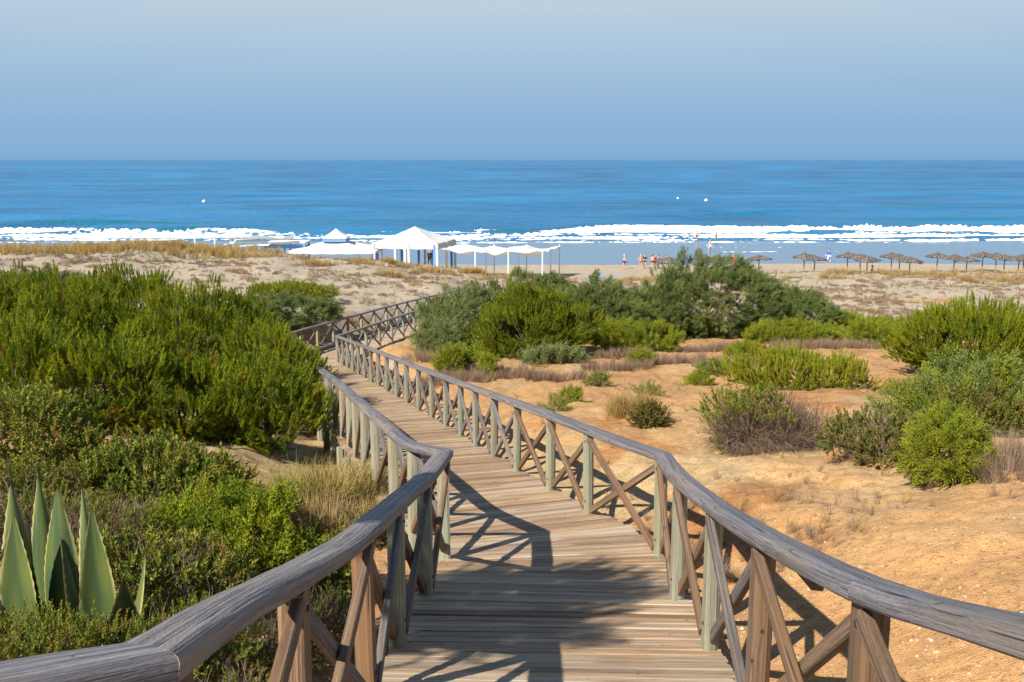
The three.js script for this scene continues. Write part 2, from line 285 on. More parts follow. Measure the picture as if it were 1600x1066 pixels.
function prism(profile, length, uOff = 0, vOff = 0, axis = 'y') {   // extrudes a closed [a, b] outline along +y; uv: grain along the length
  const pos = [], uv = [], idx = [], n = profile.length; let v = vOff;
  for (let i = 0; i < n; i++) {
    const [a, b] = profile[i], [c, e] = profile[(i + 1) % n], w = Math.hypot(c - a, e - b), k = pos.length / 3;
    pos.push(a, 0, b, c, 0, e, a, length, b, c, length, e);
    uv.push(uOff, v * 2, uOff, (v + w) * 2, uOff + length / 2, v * 2, uOff + length / 2, (v + w) * 2); v += w;
    idx.push(k, k + 2, k + 1, k + 1, k + 2, k + 3);
  }
  for (const y of [0, length]) {
    const k = pos.length / 3; for (const [a, b] of profile) { pos.push(a, y, b); uv.push(uOff + a * .4, vOff + b * 2); }
    for (let i = 1; i < n - 1; i++) y ? idx.push(k, k + i + 1, k + i) : idx.push(k, k + i, k + i + 1);
  }
  return geoFrom(pos, idx, uv);
}
const bevelBox = (w, t, c) => [[-w / 2 + c, -t / 2], [w / 2 - c, -t / 2], [w / 2, -t / 2 + c], [w / 2, t / 2 - c], [w / 2 - c, t / 2], [-w / 2 + c, t / 2], [-w / 2, t / 2 - c], [-w / 2, -t / 2 + c]];
const basis = (o, x, y, z) => new THREE.Matrix4().makeBasis(x, y, z).setPosition(o);
function setMatrix(m, mat) { mat.decompose(m.position, m.quaternion, m.scale); return m; }

// ---------------------------------------------------------------- boardwalk deck
{
  setSeed(11);
  const root = thing('boardwalk', 'weathered plank boardwalk winding down through the dunes to the beach', 'boardwalk', [0, 0, 0]);
  const variants = [...Array(8)].map((_, i) => { const g = prism(bevelBox(.112, .04, .005), 2.2, hash(i, 1, 5), hash(i, 2, 5)); g.translate(0, -1.1, 0); return smooth(g.toNonIndexed()); });
  const PITCH = .121, s0 = centre.atDepth(1.2), n = Math.floor((centre.length - s0) / PITCH), rest = [];
  for (let i = 0; i < n; i++) {
    const s = s0 + i * PITCH, p = centre.at(s), t = centre.dir(s, .8), side = V().crossVectors(t, UPV).normalize(), up = V().crossVectors(side, t).normalize();
    const tilt = rr(-.006, .006); side.addScaledVector(t, rr(-.004, .004)).addScaledVector(up, tilt).normalize(); const up2 = V().crossVectors(side, t).normalize(), t2 = V().crossVectors(up2, side).normalize();
    p.addScaledVector(up2, -.02 + rr(-.003, .003)).addScaledVector(side, rr(-.035, .035));
    const m4 = basis(p, t2.negate(), side, up2), g = pick(variants);
    if (i < 300) { const m = mesh('plank', g, pick(deckMats), root); setMatrix(m, m4); } else rest.push(g.clone().applyMatrix4(m4));
  }
  tag(mesh('planking', mergeGeometries(rest), deckMats[0], root), null, null, null, 'stuff');
  // bearers under the planks
  for (const off of [-.92, .92]) for (let s = s0; s < centre.length - 1; s += 1.5) {
    const a = centre.at(s), b = centre.at(Math.min(s + 1.49, centre.length)), ta = V().crossVectors(centre.dir(s, .8), UPV).normalize(), tb = V().crossVectors(centre.dir(s + 1.49, .8), UPV).normalize();
    a.addScaledVector(ta, off); b.addScaledVector(tb, off); a.y -= .15; b.y -= .15;
    const y = V().subVectors(b, a), L = y.length(); y.normalize(); const x = V().crossVectors(y, UPV).normalize(), z = V().crossVectors(x, y);
    const g = smooth(prism(bevelBox(.09, .15, .006), L, rnd(), rnd()).toNonIndexed()), m = mesh('bearer', g, pick(greenMats), root); setMatrix(m, basis(a, x, y, z));
  }
  // stub posts that carry the raised stretch
  for (let d = 10.5; d < 27; d += 1.42) { const s = left.atDepth(d), p = left.at(s); p.x -= .12; const b = height(p.x, p.z) - .3, top = p.y - 1.1; if (top - b < .25) continue; const m = mesh('stilt', smooth(prism(bevelBox(.13, .12, .03), top - b, rnd(), rnd()).toNonIndexed()), pick(greenMats), root); m.position.set(p.x, b, p.z); m.rotation.y = .28; }
  // kerb boards along the level stretch
  const sA = left.atDepth(39.4), sB = left.atDepth(66);
  for (let s = sA; s < sB; s += 3.4) {
    const a = left.at(s), b = left.at(Math.min(s + 3.38, sB)), y = V().subVectors(b, a), L = y.length(); y.normalize(); const x = V().crossVectors(y, UPV).normalize(), z = V().crossVectors(x, y);
    a.addScaledVector(x, .17).addScaledVector(z, -.955);
    const m = mesh('kerb_board', smooth(prism(bevelBox(.3, .11, .008), L, rnd(), rnd()).toNonIndexed()), pick(railMats), root); setMatrix(m, basis(a, x, y, z));
  }
}

// ---------------------------------------------------------------- railings
const boltGeo = new THREE.CylinderGeometry(.012, .013, .012, 8).rotateX(Math.PI / 2), boltMat = std({ color: lin(.06, .05, .045), roughness: .5, metalness: .6 });
function railing(line, name, label, postDepths, inward, sharp, opts) {
  const root = thing(name, label, 'railing', [0, 0, 0]);
  const posts = postDepths.map((d) => line.atDepth(d));
  const dPost = [[-.058, .045], [.058, .045], [.063, .02], [.055, -.025], [.035, -.05], [0, -.06], [-.035, -.05], [-.055, -.025], [-.063, .02]];
  const bottoms = [], tops = [];
  posts.forEach((s, i) => {
    const p = line.at(s), t = line.dir(s, .3); t.y = 0; t.normalize();
    const inn = V().crossVectors(t, UPV).multiplyScalar(inward).normalize(), deck = p.y - 1.02, d = -p.z;
    const gy = height(p.x, p.z), foot = Math.min(deck - .12, gy) - .12, top = p.y - .075, near = opts.brown(d);
    const mat = near ? pick(brownMats) : pick(greenMats), sc = rr(.94, 1.08);
    const g = prism(dPost.map(([a, b]) => [a * sc, b * sc]), top - foot, rnd(), rnd()), m = mesh('post', smooth(g.toNonIndexed()), mat, root);
    const x = t.clone(), z = inn.clone(); if (V().crossVectors(x, UPV).dot(z) < 0) x.negate();
    setMatrix(m, basis(V(p.x, foot, p.z), x, UPV, z)); m.rotateZ(rr(-.012, .012)); m.rotateX(rr(-.01, .01));
    if (d < 15) for (const by of [.16, .86]) { const b = mesh('bolt', boltGeo, boltMat, m); b.position.set(.012, by + (deck - foot), .047 * sc); }
    bottoms.push([V(p.x, deck + .04, p.z), inn]); tops.push([V(p.x, p.y - .1, p.z), inn]);
  });
  for (let i = 0; i < posts.length - 1; i++) for (const k of [0, 1]) {       // crossed braces, one on each face
    if (opts.skip?.(i, k)) continue;
    const [a, na] = k ? tops[i] : bottoms[i], [b, nb] = k ? bottoms[i + 1] : tops[i + 1], off = k ? -.018 : .036;
    const A = a.clone().addScaledVector(na, off), B = b.clone().addScaledVector(nb, off), y = V().subVectors(B, A), L0 = y.length(); y.normalize();
    A.addScaledVector(y, .055); B.addScaledVector(y, -.055); const L = L0 - .11;
    const x0 = na.clone().add(nb).normalize(), z = V().crossVectors(x0, y).normalize(), x = V().crossVectors(y, z).normalize();
    const g = smooth(prism(bevelBox(.046, .074 + rr(-.004, .006), .006), L, rnd(), rnd()).toNonIndexed());
    const d = -A.z, m = mesh('brace', g, d < 12 ? pick([...brownMats, greyMats[2]]) : pick([...greyMats, brownMats[1]]), root); setMatrix(m, basis(A, x, y, z));
  }
  // hand rail: half-round boards butted end to end
  const cuts = [opts.from ?? 0]; posts.forEach((s, i) => { if (s > cuts[cuts.length - 1] + 2.2 || sharp.some((q) => Math.abs(q - s) < .3)) cuts.push(s); }); if (posts[posts.length - 1] > cuts[cuts.length - 1] + .5) cuts.push(posts[posts.length - 1]);
  const prof = [[-.074, -.034], [.074, -.034], [.08, -.026], [.081, .014], [.074, .028], [.058, .035], [.02, .0395], [-.02, .0395], [-.058, .035], [-.074, .028], [-.081, .014], [-.08, -.026]];
  for (let c = 0; c < cuts.length - 1; c++) {
    const a = cuts[c] + .0004, b = cuts[c + 1] - .0004, n = Math.max(2, Math.ceil((b - a) / .22)), pos = [], uv = [], idx = [], K = prof.length, u0 = rnd(), v0 = rnd(), w = 1, ph = rnd() * 9;
    for (let i = 0; i <= n; i++) {
      const s = mix(a, b, i / n), p = line.at(s), e = .25, inA = s - e > cuts[c] ? s - e : cuts[c], inB = s + e < cuts[c + 1] ? s + e : cuts[c + 1];
      const t = V().subVectors(line.at(inB), line.at(inA)).normalize(); let x = V().crossVectors(t, UPV).normalize(); let mit = 1;
      const at0 = i === 0 && c > 0, at1 = i === n && c < cuts.length - 2;
      if (at0 || at1) { const q = at0 ? cuts[c] : cuts[c + 1], t2 = at0 ? V().subVectors(line.at(q), line.at(q - .5)).normalize() : V().subVectors(line.at(q + .5), line.at(q)).normalize(), x2 = V().crossVectors(t2, UPV).normalize(), m = x.clone().add(x2).normalize(); mit = 1 / Math.max(.5, m.dot(x)); x = m; t.add(t2).normalize(); }
      const up = V().crossVectors(x, t).normalize(), wob = 1 + .02 * noise2(s * 1.3, ph), dy = .004 * noise2(s * .9, ph + 4) * sstep(0, .3, Math.min(s - a, b - s));
      let v = v0;
      for (let k = 0; k <= K; k++) { const [px, py] = prof[k % K]; if (k) v += Math.hypot(px - prof[k - 1][0], py - prof[k - 1][1]); const q = p.clone().addScaledVector(x, px * w * wob * mit).addScaledVector(up, py - .04 + dy + .003 * noise2(s * 3 + k, k * 1.7 + ph)); pos.push(q.x, q.y, q.z); uv.push(u0 + (s - a) / 2, v * 2); }
    }
    const M = K + 1;
    for (let i = 0; i < n; i++) for (let k = 0; k < K; k++) { const q = i * M + k; idx.push(q, q + 1, q + M, q + 1, q + M + 1, q + M); }
    for (const i of [0, n]) for (let k = 1; k < K - 1; k++) i ? idx.push(i * M, i * M + k + 1, i * M + k) : idx.push(0, k, k + 1);
    mesh('handrail', toCreasedNormals(geoFrom(pos, idx, uv), .6), pick(railMats), root);
  }
  return root;
}
setSeed(23);
const series = (a, b, step) => { const o = []; for (let d = a; d < b; d += step) o.push(d); return o; };
const railR = railing(right, 'wooden_railing', 'cross-braced timber railing on the open orange sand side of the boardwalk', [1.8, 3.25, 4.85, 6.4, 7.6, 9.25, 11.1, 12.5, 13.8, ...series(15.2, 37, 1.4), 37.9, ...series(39.4, 66, 1.62)], -1, [right.atDepth(9.25), right.atDepth(37.9)], { from: .05, brown: (d) => d < 6 });
const railL = railing(left, 'wooden_railing', 'cross-braced timber railing on the pine thicket side of the boardwalk', [1.5, 2.1, 3.6, 5.2, 6.45, 7.7, 9.2, 10.35, 11.5, 12.8, 14.15, ...series(15.5, 37.5, 1.4), 38.4, ...series(39.9, 66, 1.62)], 1, [left.atDepth(2.1), left.atDepth(9.2), left.atDepth(38.4)], { from: .05, brown: (d) => d < 5.6 });
{ // a curled offcut hanging under the near rail
  const p = right.at(right.atDepth(4.3)), g = smooth(prism([[-.03, -.05], [.02, -.055], [.034, -.02], [.03, .03], [.01, .05], [-.02, .045], [-.034, 0]], .3, .2, .4).toNonIndexed());
  const m = mesh('offcut', g, brownMats[1], railR); const t = right.dir(right.atDepth(4.3), .3); setMatrix(m, basis(p.clone().add(V(.1, -.13, .1)), V().crossVectors(t, UPV).normalize(), t, UPV));
}

// ---------------------------------------------------------------- plants: small pieces
const leafMat = new THREE.MeshPhysicalMaterial({ roughness: .75, transmission: .3, thickness: 0, specularIntensity: .35, side: THREE.DoubleSide });
const needleMat = new THREE.MeshPhysicalMaterial({ roughness: .8, transmission: .25, thickness: 0, specularIntensity: .3, side: THREE.DoubleSide });
const grassMat = new THREE.MeshPhysicalMaterial({ roughness: .9, transmission: .25, thickness: 0, specularIntensity: .15, side: THREE.DoubleSide });
const twigMat = std({ color: lin(.12, .085, .06), roughness: .95 }), barkMat = std({ color: lin(.11, .07, .045), roughness: .95 });
function shard(pos, p, dir, len, w, across) { const b = across.clone().multiplyScalar(w / 2), t = p.clone().addScaledVector(dir, len); pos.push(p.x - b.x, p.y - b.y, p.z - b.z, p.x + b.x, p.y + b.y, p.z + b.z, t.x, t.y, t.z); }
function pineShoot(n, s) {                            // a bottlebrush of needles, 1 unit long
  setSeed(s); const pos = [];
  for (let i = 0; i < n; i++) {
    const t = .02 + .95 * (i / n), a = i * 2.399 + rr(-.4, .4), open = mix(.95, .35, t) + rr(-.15, .15), rad = V(Math.cos(a), 0, Math.sin(a));
    const dir = V(rad.x * Math.sin(open), Math.cos(open), rad.z * Math.sin(open)), ac = V(-rad.z, 0, rad.x).applyAxisAngle(dir, rr(-1.2, 1.2));
    shard(pos, V(rad.x * .012, t * .86, rad.z * .012), dir, rr(.15, .23) * (1 - .2 * t), .034, ac);
  }
  const g = geoFrom(pos); const st = tube([V(0, 0, 0), V(0, .9, 0)], [.022, .01], 3).toNonIndexed(); st.deleteAttribute('uv'); st.deleteAttribute('normal');
  const m = mergeGeometries([g, st]); m.computeVertexNormals(); return m;
}
function juniperSpray(s) {                            // ropy spray of scale leaves, 1 unit long
  setSeed(s); const pos = [];
  for (let i = 0; i < 15; i++) {
    const t = i / 15, a = i * 2.399, o = mix(1.0, .25, t) + rr(-.2, .2), d = V(Math.cos(a) * Math.sin(o), Math.cos(o), Math.sin(a) * Math.sin(o)), L = mix(.5, .28, t) * rr(.8, 1.2), b = V(0, t * .75, 0);
    for (let k = 0; k < 7; k++) { const q = b.clone().addScaledVector(d, L * k / 7), e = V(rr(-1, 1), rr(-.3, 1), rr(-1, 1)).normalize().multiplyScalar(.75).add(d).normalize(); shard(pos, q, e, rr(.09, .15), .055, V(rr(-1, 1), rr(-1, 1), rr(-1, 1)).cross(e).normalize()); }
  }
  const g = geoFrom(pos); g.computeVertexNormals(); return g;
}
function leafTwig(n, s, len = .3, wid = .12) {        // a twig with oval leaves, 1 unit long
  setSeed(s); const pos = [];
  for (let i = 0; i < n; i++) {
    const t = .1 + .9 * i / n, a = i * 2.2 + rr(-.5, .5), o = rr(.5, 1.25) * (1 - .4 * t), d = V(Math.cos(a) * Math.sin(o), Math.cos(o), Math.sin(a) * Math.sin(o)), ac = V(-Math.sin(a), 0, Math.cos(a)).applyAxisAngle(d, rr(-.6, .6)), up = V().crossVectors(ac, d), L = len * rr(.75, 1.15), w = wid * rr(.8, 1.2);
    const p = V(0, t * .8, 0), m1 = p.clone().addScaledVector(d, L * .45), tip = p.clone().addScaledVector(d, L).addScaledVector(up, -.04 * L), l = m1.clone().addScaledVector(ac, w / 2).addScaledVector(up, .18 * w), r = m1.clone().addScaledVector(ac, -w / 2).addScaledVector(up, .18 * w);
    for (const [A, B, C] of [[p, l, m1], [l, tip, m1], [p, m1, r], [r, m1, tip]]) pos.push(...A.toArray(), ...B.toArray(), ...C.toArray());
  }
  const g = geoFrom(pos); const st = tube([V(0, 0, 0), V(.02, .45, 0), V(0, .85, .01)], [.016, .012, .006], 3).toNonIndexed(); st.deleteAttribute('uv'); st.deleteAttribute('normal');
  const m = mergeGeometries([g, st]); m.computeVertexNormals(); return m;
}
function grassClump(n, s, spread = .35, w = .012) {   // curved blades, 1 unit tall
  setSeed(s); const pos = [];
  for (let i = 0; i < n; i++) {
    const a = rnd() * 6.283, r = rnd() * .12, lean = rr(.05, spread), h = rr(.55, 1), d = V(Math.cos(a), 0, Math.sin(a)), ac = V(-Math.sin(a), 0, Math.cos(a)).applyAxisAngle(UPV, rr(-.8, .8)), pts = [0, .45, .8, 1].map((t) => V(d.x * (r + lean * t * t), h * t * (1 - .25 * lean * t), d.z * (r + lean * t * t))), ww = [w, w * .9, w * .55];
    for (let k = 0; k < 3; k++) { const b = ac.clone().multiplyScalar(ww[k] / 2), c = ac.clone().multiplyScalar((ww[k + 1] ?? 0) / 2), P = pts[k], Q = pts[k + 1]; pos.push(P.x - b.x, P.y, P.z - b.z, P.x + b.x, P.y, P.z + b.z, Q.x + c.x, Q.y, Q.z + c.z); if (k < 2) pos.push(P.x - b.x, P.y, P.z - b.z, Q.x + c.x, Q.y, Q.z + c.z, Q.x - c.x, Q.y, Q.z - c.z); }
  }
  const g = geoFrom(pos); g.computeVertexNormals(); return g;
}
function twigSpray(s, n = 7) {                        // bare forking twig, 1 unit long
  setSeed(s); const parts = [];
  const grow = (p, d, L, r, depth) => { const m = p.clone().addScaledVector(d, L * .5).add(V(rr(-.05, .05), rr(-.05, .05), rr(-.05, .05)).multiplyScalar(L)), e = p.clone().addScaledVector(d, L); parts.push(tube([p, m, e], [r, r * .8, r * .5], 3)); if (depth) for (let k = 0; k < 3; k++) grow(p.clone().lerp(e, rr(.3, 1)), d.clone().add(V(rr(-.8, .8), rr(-.5, .6), rr(-.8, .8))).normalize(), L * rr(.4, .65), r * .55, depth - 1); };
  grow(V(0, 0, 0), V(0, 1, 0), .6, .011, 2); return mergeGeometries(parts);
}
const G = { pine: [pineShoot(80, 301), pineShoot(66, 302)], juni: [juniperSpray(311), juniperSpray(312), juniperSpray(313)], leaf: [leafTwig(14, 321), leafTwig(11, 322)], fine: [leafTwig(22, 331, .2, .06), leafTwig(18, 332, .18, .07)], grass: [grassClump(34, 341), grassClump(26, 342, .6), grassClump(40, 343, .25, .008)], twig: [twigSpray(351), twigSpray(352)] };
const tint = (list) => { const a = pick(list), b = pick(list), t = rnd(), v = rr(.82, 1.15); return lin(mix(a[0], b[0], t) * v, mix(a[1], b[1], t) * v, mix(a[2], b[2], t) * v); };
const COL = {
  pine: [[.23, .27, .008], [.15, .21, .008], [.31, .32, .010], [.10, .155, .010]], pineYellow: [[.27, .29, .015], [.22, .27, .015], [.32, .30, .02]], pineDeep: [[.18, .225, .01], [.12, .17, .01], [.24, .26, .012]],
  juni: [[.17, .215, .055], [.12, .165, .045], [.22, .25, .065], [.08, .12, .04]], juniGrey: [[.21, .25, .09], [.15, .195, .07], [.25, .27, .09]], juniLime: [[.22, .25, .015], [.15, .20, .012], [.27, .28, .02]],
  leaf: [[.20, .25, .02], [.14, .20, .02], [.27, .30, .04], [.10, .15, .02], [.26, .15, .03]], olive: [[.13, .13, .025], [.16, .17, .025], [.10, .09, .03], [.2, .1, .03]],
  gold: [[.42, .29, .10], [.36, .24, .08], [.46, .35, .16], [.32, .22, .09]], grey: [[.30, .22, .15], [.26, .19, .14], [.34, .25, .17], [.22, .16, .12]], mauve: [[.27, .18, .13], [.31, .22, .15], [.23, .16, .12]], green: [[.20, .23, .05], [.15, .19, .04], [.3, .27, .08]], silver: [[.30, .30, .24], [.25, .26, .2]],
};
const dirOf = (n, up, out, jit) => V(n.x * out + rr(-jit, jit), up + n.y * out + rr(-jit, jit), n.z * out + rr(-jit, jit)).normalize();
// shell of a crown made of several lobes: [[x, y, z, rx, ry, rz], ...] -> tips [point, outward]
function tips(lobes, density, s, rough = .16, floor = .04) {
  const out = [];
  lobes.forEach((L, li) => {
    const [cx, cy, cz, a, b, c] = L, area = 4 * Math.PI * Math.pow((Math.pow(a * b, 1.6) + Math.pow(a * c, 1.6) + Math.pow(b * c, 1.6)) / 3, 1 / 1.6), n = Math.round(area * density);
    for (let i = 0; i < n; i++) {
      const y = 1 - 2 * (i + rnd()) / n, r = Math.sqrt(Math.max(0, 1 - y * y)), ph = i * 2.399 + rr(-.3, .3), d = V(Math.cos(ph) * r, y, Math.sin(ph) * r);
      const k = (1 + rough * 2 * noise3(d.x * 2.1 + li * 7, d.y * 2.1, d.z * 2.1, s) + rr(-rough, rough) * .6) * (rnd() < .36 ? rr(.5, .86) : 1), p = V(cx + d.x * a * k, cy + d.y * b * k, cz + d.z * c * k);
      if (p.y < floor) continue;
      if (lobes.some((M, mi) => mi !== li && ((p.x - M[0]) / M[3]) ** 2 + ((p.y - M[1]) / M[4]) ** 2 + ((p.z - M[2]) / M[5]) ** 2 < .62)) continue;
      if (noise3(p.x * 1.7, p.y * 1.7, p.z * 1.7, s + 3) < -.42) continue;
      out.push([p, V(d.x / a, d.y / b, d.z / c).normalize()]);
    }
  });
  return out;
}
function lobesOf(w, h, dp, n, s) { setSeed(s); h *= .84; const L = [[0, h * .5, 0, w * .36, h * .48, dp * .36]]; for (let i = 0; i < n; i++) { const a = i / n * 6.283 + rr(-.4, .4), q = rr(.45, .66); L.push([Math.cos(a) * w * .5 * q, h * rr(.26, .55), Math.sin(a) * dp * .5 * q, w * rr(.2, .29), h * rr(.26, .4), dp * rr(.2, .29)]); } return L; }
function limbs(T, n, r, base = .0) {
  const parts = [], st = Math.max(1, Math.floor(T.length / n));
  for (let i = 0; i < T.length; i += st) { const p = T[i][0], b = V(rr(-.06, .06) * r * 12, base - .15, rr(-.06, .06) * r * 12), m = V(mix(b.x, p.x, .45), mix(b.y, p.y, .38), mix(b.z, p.z, .45)).add(V(rr(-.1, .1), rr(-.05, .05), rr(-.1, .1)).multiplyScalar(p.length() * .4)); parts.push(tube([b, m, V().lerpVectors(m, p, .6), p], [r, r * .6, r * .35, r * .15], 4)); }
  return mergeGeometries(parts);
}
function bushRoot(name, label, category, x, d, group, sink = .05) { const p = ground(x, d); return thing(name, label, category, [p.x, p.y - sink, p.z], group); }
function pine(x, d, w, h, dp, s, label, group, o = {}) {
  const root = bushRoot(o.name ?? 'pine_shrub', label, o.category ?? 'pine', x, d, group), T = tips(lobesOf(w, h, dp, o.lobes ?? 6, s), o.density ?? 9, s, .15), list = [[], []], size = o.size ?? .3;
  for (const [p, n] of T) { const m = 9 + Math.floor(rnd() * 6), cu = o.col ?? COL.pine, hue = tint(cu); for (let k = 0; k < m; k++) { const q = p.clone().add(V(rr(-1, 1) * .19, rr(-1, .6) * .12, rr(-1, 1) * .19).multiplyScalar(size / .3)); const c = hue.clone().lerp(tint(cu), .5); if (rnd() < .012) c.setRGB(.26, .12, .03); list[rnd() < .5 ? 0 : 1].push([place(q, dirOf(n, .85, .72, .28), size * rr(.7, 1.25)), c]); } }
  mesh('branches', limbs(T, 26, .035), barkMat, root);
  list.forEach((l, i) => instances('foliage', G.pine[i], needleMat, l, root));
  return root;
}
function juniper(x, d, w, h, dp, s, label, group, o = {}) {
  const root = bushRoot(o.name ?? 'juniper_bush', label, o.category ?? 'juniper', x, d, group), T = tips(o.lobeList ?? lobesOf(w, h, dp, o.lobes ?? 7, s), (o.density ?? 12) * 1.25, s, .14), list = [[], [], []], size = o.size ?? .3, wind = o.wind ?? .35;
  for (const [p, n] of T) { const cu = o.col ?? COL.juni, hue = tint(cu), m = 6 + Math.floor(rnd() * 4); for (let k = 0; k < m; k++) { const q = p.clone().add(V(rr(-1, 1), rr(-.8, .8), rr(-1, 1)).multiplyScalar(.15 * size / .3)), dd = dirOf(n, .35, .8, .45); dd.x += wind; dd.normalize(); list[Math.floor(rnd() * 3)].push([place(q, dd, size * rr(.7, 1.3)), hue.clone().lerp(tint(cu), .4)]); } }
  mesh('branches', limbs(T, 30, .04), barkMat, root);
  list.forEach((l, i) => instances('foliage', G.juni[i], needleMat, l, root));
  return root;
}
function broadleaf(x, d, w, h, dp, s, label, group, o = {}) {
  const root = bushRoot(o.name ?? 'leafy_shrub', label, o.category ?? 'shrub', x, d, group), T = tips(lobesOf(w, h, dp, o.lobes ?? 6, s), (o.density ?? 40) * 2.6, s, .13, .02), geos = o.fine ? G.fine : G.leaf, list = [[], []], size = o.size ?? .16, bare = [];
  for (const [p, n] of T) {
    if (o.bare && rnd() < o.bare(p)) { for (const q of [.82, .5, .65]) bare.push([place(p.clone().multiplyScalar(q), dirOf(n, .25, 1, .6), size * rr(1.3, 2.6)), tint(o.twigCol ?? COL.grey).multiplyScalar(.62)]); continue; }
    const cu = o.col ?? COL.leaf, hue = tint(cu); for (let k = 0; k < 3; k++) list[k % 2].push([place(p.clone().add(V(rr(-1, 1), rr(-1, 1), rr(-1, 1)).multiplyScalar(size * .45)), dirOf(n, .5, .8, .5), size * rr(.7, 1.25)), hue.clone().lerp(tint(cu), .5)]);
  }
  mesh('stems', limbs(T, 34, .014), twigMat, root);
  list.forEach((l, i) => { if (l.length) instances('foliage', geos[i], leafMat, l, root); });
  if (bare.length) instances('twigs', G.twig[0], std({ roughness: .95 }), bare, root);
  return root;
}
function tuft(x, d, w, h, n, s, col, label, group, o = {}) {
  setSeed(s); const root = bushRoot(o.name ?? 'grass_tuft', label, o.category ?? 'grass', x, d, group, .02), list = [];
  for (let i = 0; i < n; i++) { const a = rnd() * 6.283, r = Math.sqrt(rnd()) * w / 2, px = Math.cos(a) * r, pz = Math.sin(a) * r * (o.flat ?? 1), y = height(x + px, -d + pz) - root.position.y; list.push([place(V(px, y - .02, pz), V(px / w * .9 + rr(-.2, .2) + (o.lean ?? 0), 1, pz / w * .9 + rr(-.2, .2)).normalize(), h * rr(.6, 1.15)), tint(col)]); }
  instances('blades', G.grass[o.geo ?? 0], grassMat, list, root); return root;
}

// ---------------------------------------------------------------- pine thicket beyond the agave
const TH = 'pines of the thicket beside the railing';
const thicketLabel = (x, d) => x > -7 && d < 28 ? 'dense young pine of the thicket pressing against the boardwalk railing' : d < 19 ? 'dense young pine in the thicket row facing the leafy shrubs' : d < 28 ? 'dense bright green young pine in the middle of the thicket' : 'dense young pine at the thicket edge facing the pale dunes';
[[-4.75, 18.6, 2.2, 2.0, 2.0, 401], [-5.9, 18.3, 2.2, 1.75, 2, 402], [-7.1, 17.8, 2.4, 2.0, 2, 403], [-8.6, 17.4, 2.6, 2.2, 2.2, 404], [-5.6, 22.6, 2.8, 2.55, 2.6, 405], [-7.9, 23.5, 3.2, 2.9, 3, 406], [-10.4, 24, 3.4, 3.0, 3, 407], [-12.6, 24, 3.4, 2.7, 3, 408], [-8.6, 29, 3.4, 2.9, 3, 409], [-11.6, 30.5, 3.6, 3.0, 3, 410], [-15.2, 31, 3.4, 2.5, 3, 411], [-6.9, 27, 2.4, 2.3, 2.2, 412], [-10, 20.5, 2.6, 2.3, 2.4, 413]].forEach(([x, d, w, h, dp, s]) => pine(x, d, w, h, dp, s, thicketLabel(x, d), TH));
juniper(-18.6, 40, 5, 1.9, 3, 421, 'dark green juniper mound behind the pine thicket', null, { density: 8 });
juniper(-10.0, 43.5, 5.2, 1.15, 3.2, 422, 'low spreading juniper on the sand behind the pine thicket', null, { density: 11 });
juniper(-12.1, 55, 4.6, .7, 2.2, 423, 'flat bright green shrub strip on the pale dune', null, { density: 9, col: COL.juniLime });
juniper(-8.0, 35, 1.5, 1.1, 1.4, 424, 'small olive brown juniper beside the far railing bend', null, { col: COL.olive });

// ---------------------------------------------------------------- plants on the open side
pine(.75, 35.6, 3.7, 2.85, 3, 431, 'large rounded bright green pine in front of the grey green junipers', null, { density: 13, col: COL.pineDeep, lobes: 9 });
const JG = 'junipers behind the rounded pine';
juniper(-1.5, 38, 3.4, 2.5, 3, 432, 'grey green juniper overhanging the far railing', null, { col: COL.juniGrey });
juniper(-2.3, 36.2, 2.4, 1.1, 2, 4321, 'low pale grey green juniper at the foot of the far railing', null, { col: COL.juniGrey });
juniper(.9, 42.5, 4.2, 3.1, 3, 433, 'grey green juniper rising behind the rounded pine', JG);
juniper(3.6, 40.5, 4, 2.9, 3, 434, 'grey green juniper between the rounded pine and the largest juniper', null);
juniper(8.5, 44, 6.8, 4.0, 4, 435, 'largest windswept juniper in front of the thatched parasols', null, { lobes: 11, density: 10 });
juniper(5.6, 43.5, 3.2, 2.3, 3, 4351, 'juniper flank merging with the largest windswept juniper', null);
juniper(12.3, 43.2, 3.0, 2.6, 2.6, 436, 'small peaked juniper at the seaward end of the juniper group', null, { wind: .5 });
juniper(4.6, 37.6, 3.0, 1.25, 2, 437, 'olive green shrub at the foot of the junipers', null, { col: COL.juniLime, wind: .1 });
juniper(11.3, 41, 3.6, .9, 1.6, 438, 'low lime green shrub strip under the peaked juniper', null, { col: COL.juniLime, wind: .1 });
juniper(14.2, 42.8, 1.4, 1.3, 1.3, 439, 'round lime juniper on the sand beside the peaked juniper', null, { col: COL.juniLime });
juniper(14.4, 39.5, 2.6, 1.0, 1.8, 440, 'spreading olive juniper on the orange sand', null, { col: COL.juniLime, wind: .5 });
pine(7.3, 25, 3.5, 1.15, 1.8, 441, 'yellow green pine saplings growing in a low row on the mound', null, { density: 8, col: COL.pineYellow, lobes: 11, size: .3 });
pine(12.7, 27.3, 4.2, 2.3, 3, 442, 'broad bright green pine standing on the orange bank', null, { density: 14, lobes: 9 });
juniper(17.4, 33, 4, 1.5, 2, 443, 'dull green juniper behind the broad pine on the bank', null, { col: COL.juniLime });
broadleaf(3.95, 15.3, 2.15, 1.1, 1.5, 451, 'half bare shrub with dead grey twigs and a green leafy top', null, { density: 60, bare: (p) => p.y < .5 || p.x > .25 ? .985 : .6, col: COL.leaf, twigCol: COL.mauve });
broadleaf(4.85, 13, 1.3, .75, 1.1, 452, 'sprawling olive leaved bush on the sandy bank', null, { density: 45, col: COL.olive.concat(COL.green), bare: (p) => p.y > .5 ? .5 : .12, size: .14 });
juniper(4.95, 11.2, .78, 1.05, .7, 453, 'upright bright green juniper at the edge of the sandy bank', null, { density: 42, size: .17, col: COL.juniLime, wind: 0, lobes: 6 });
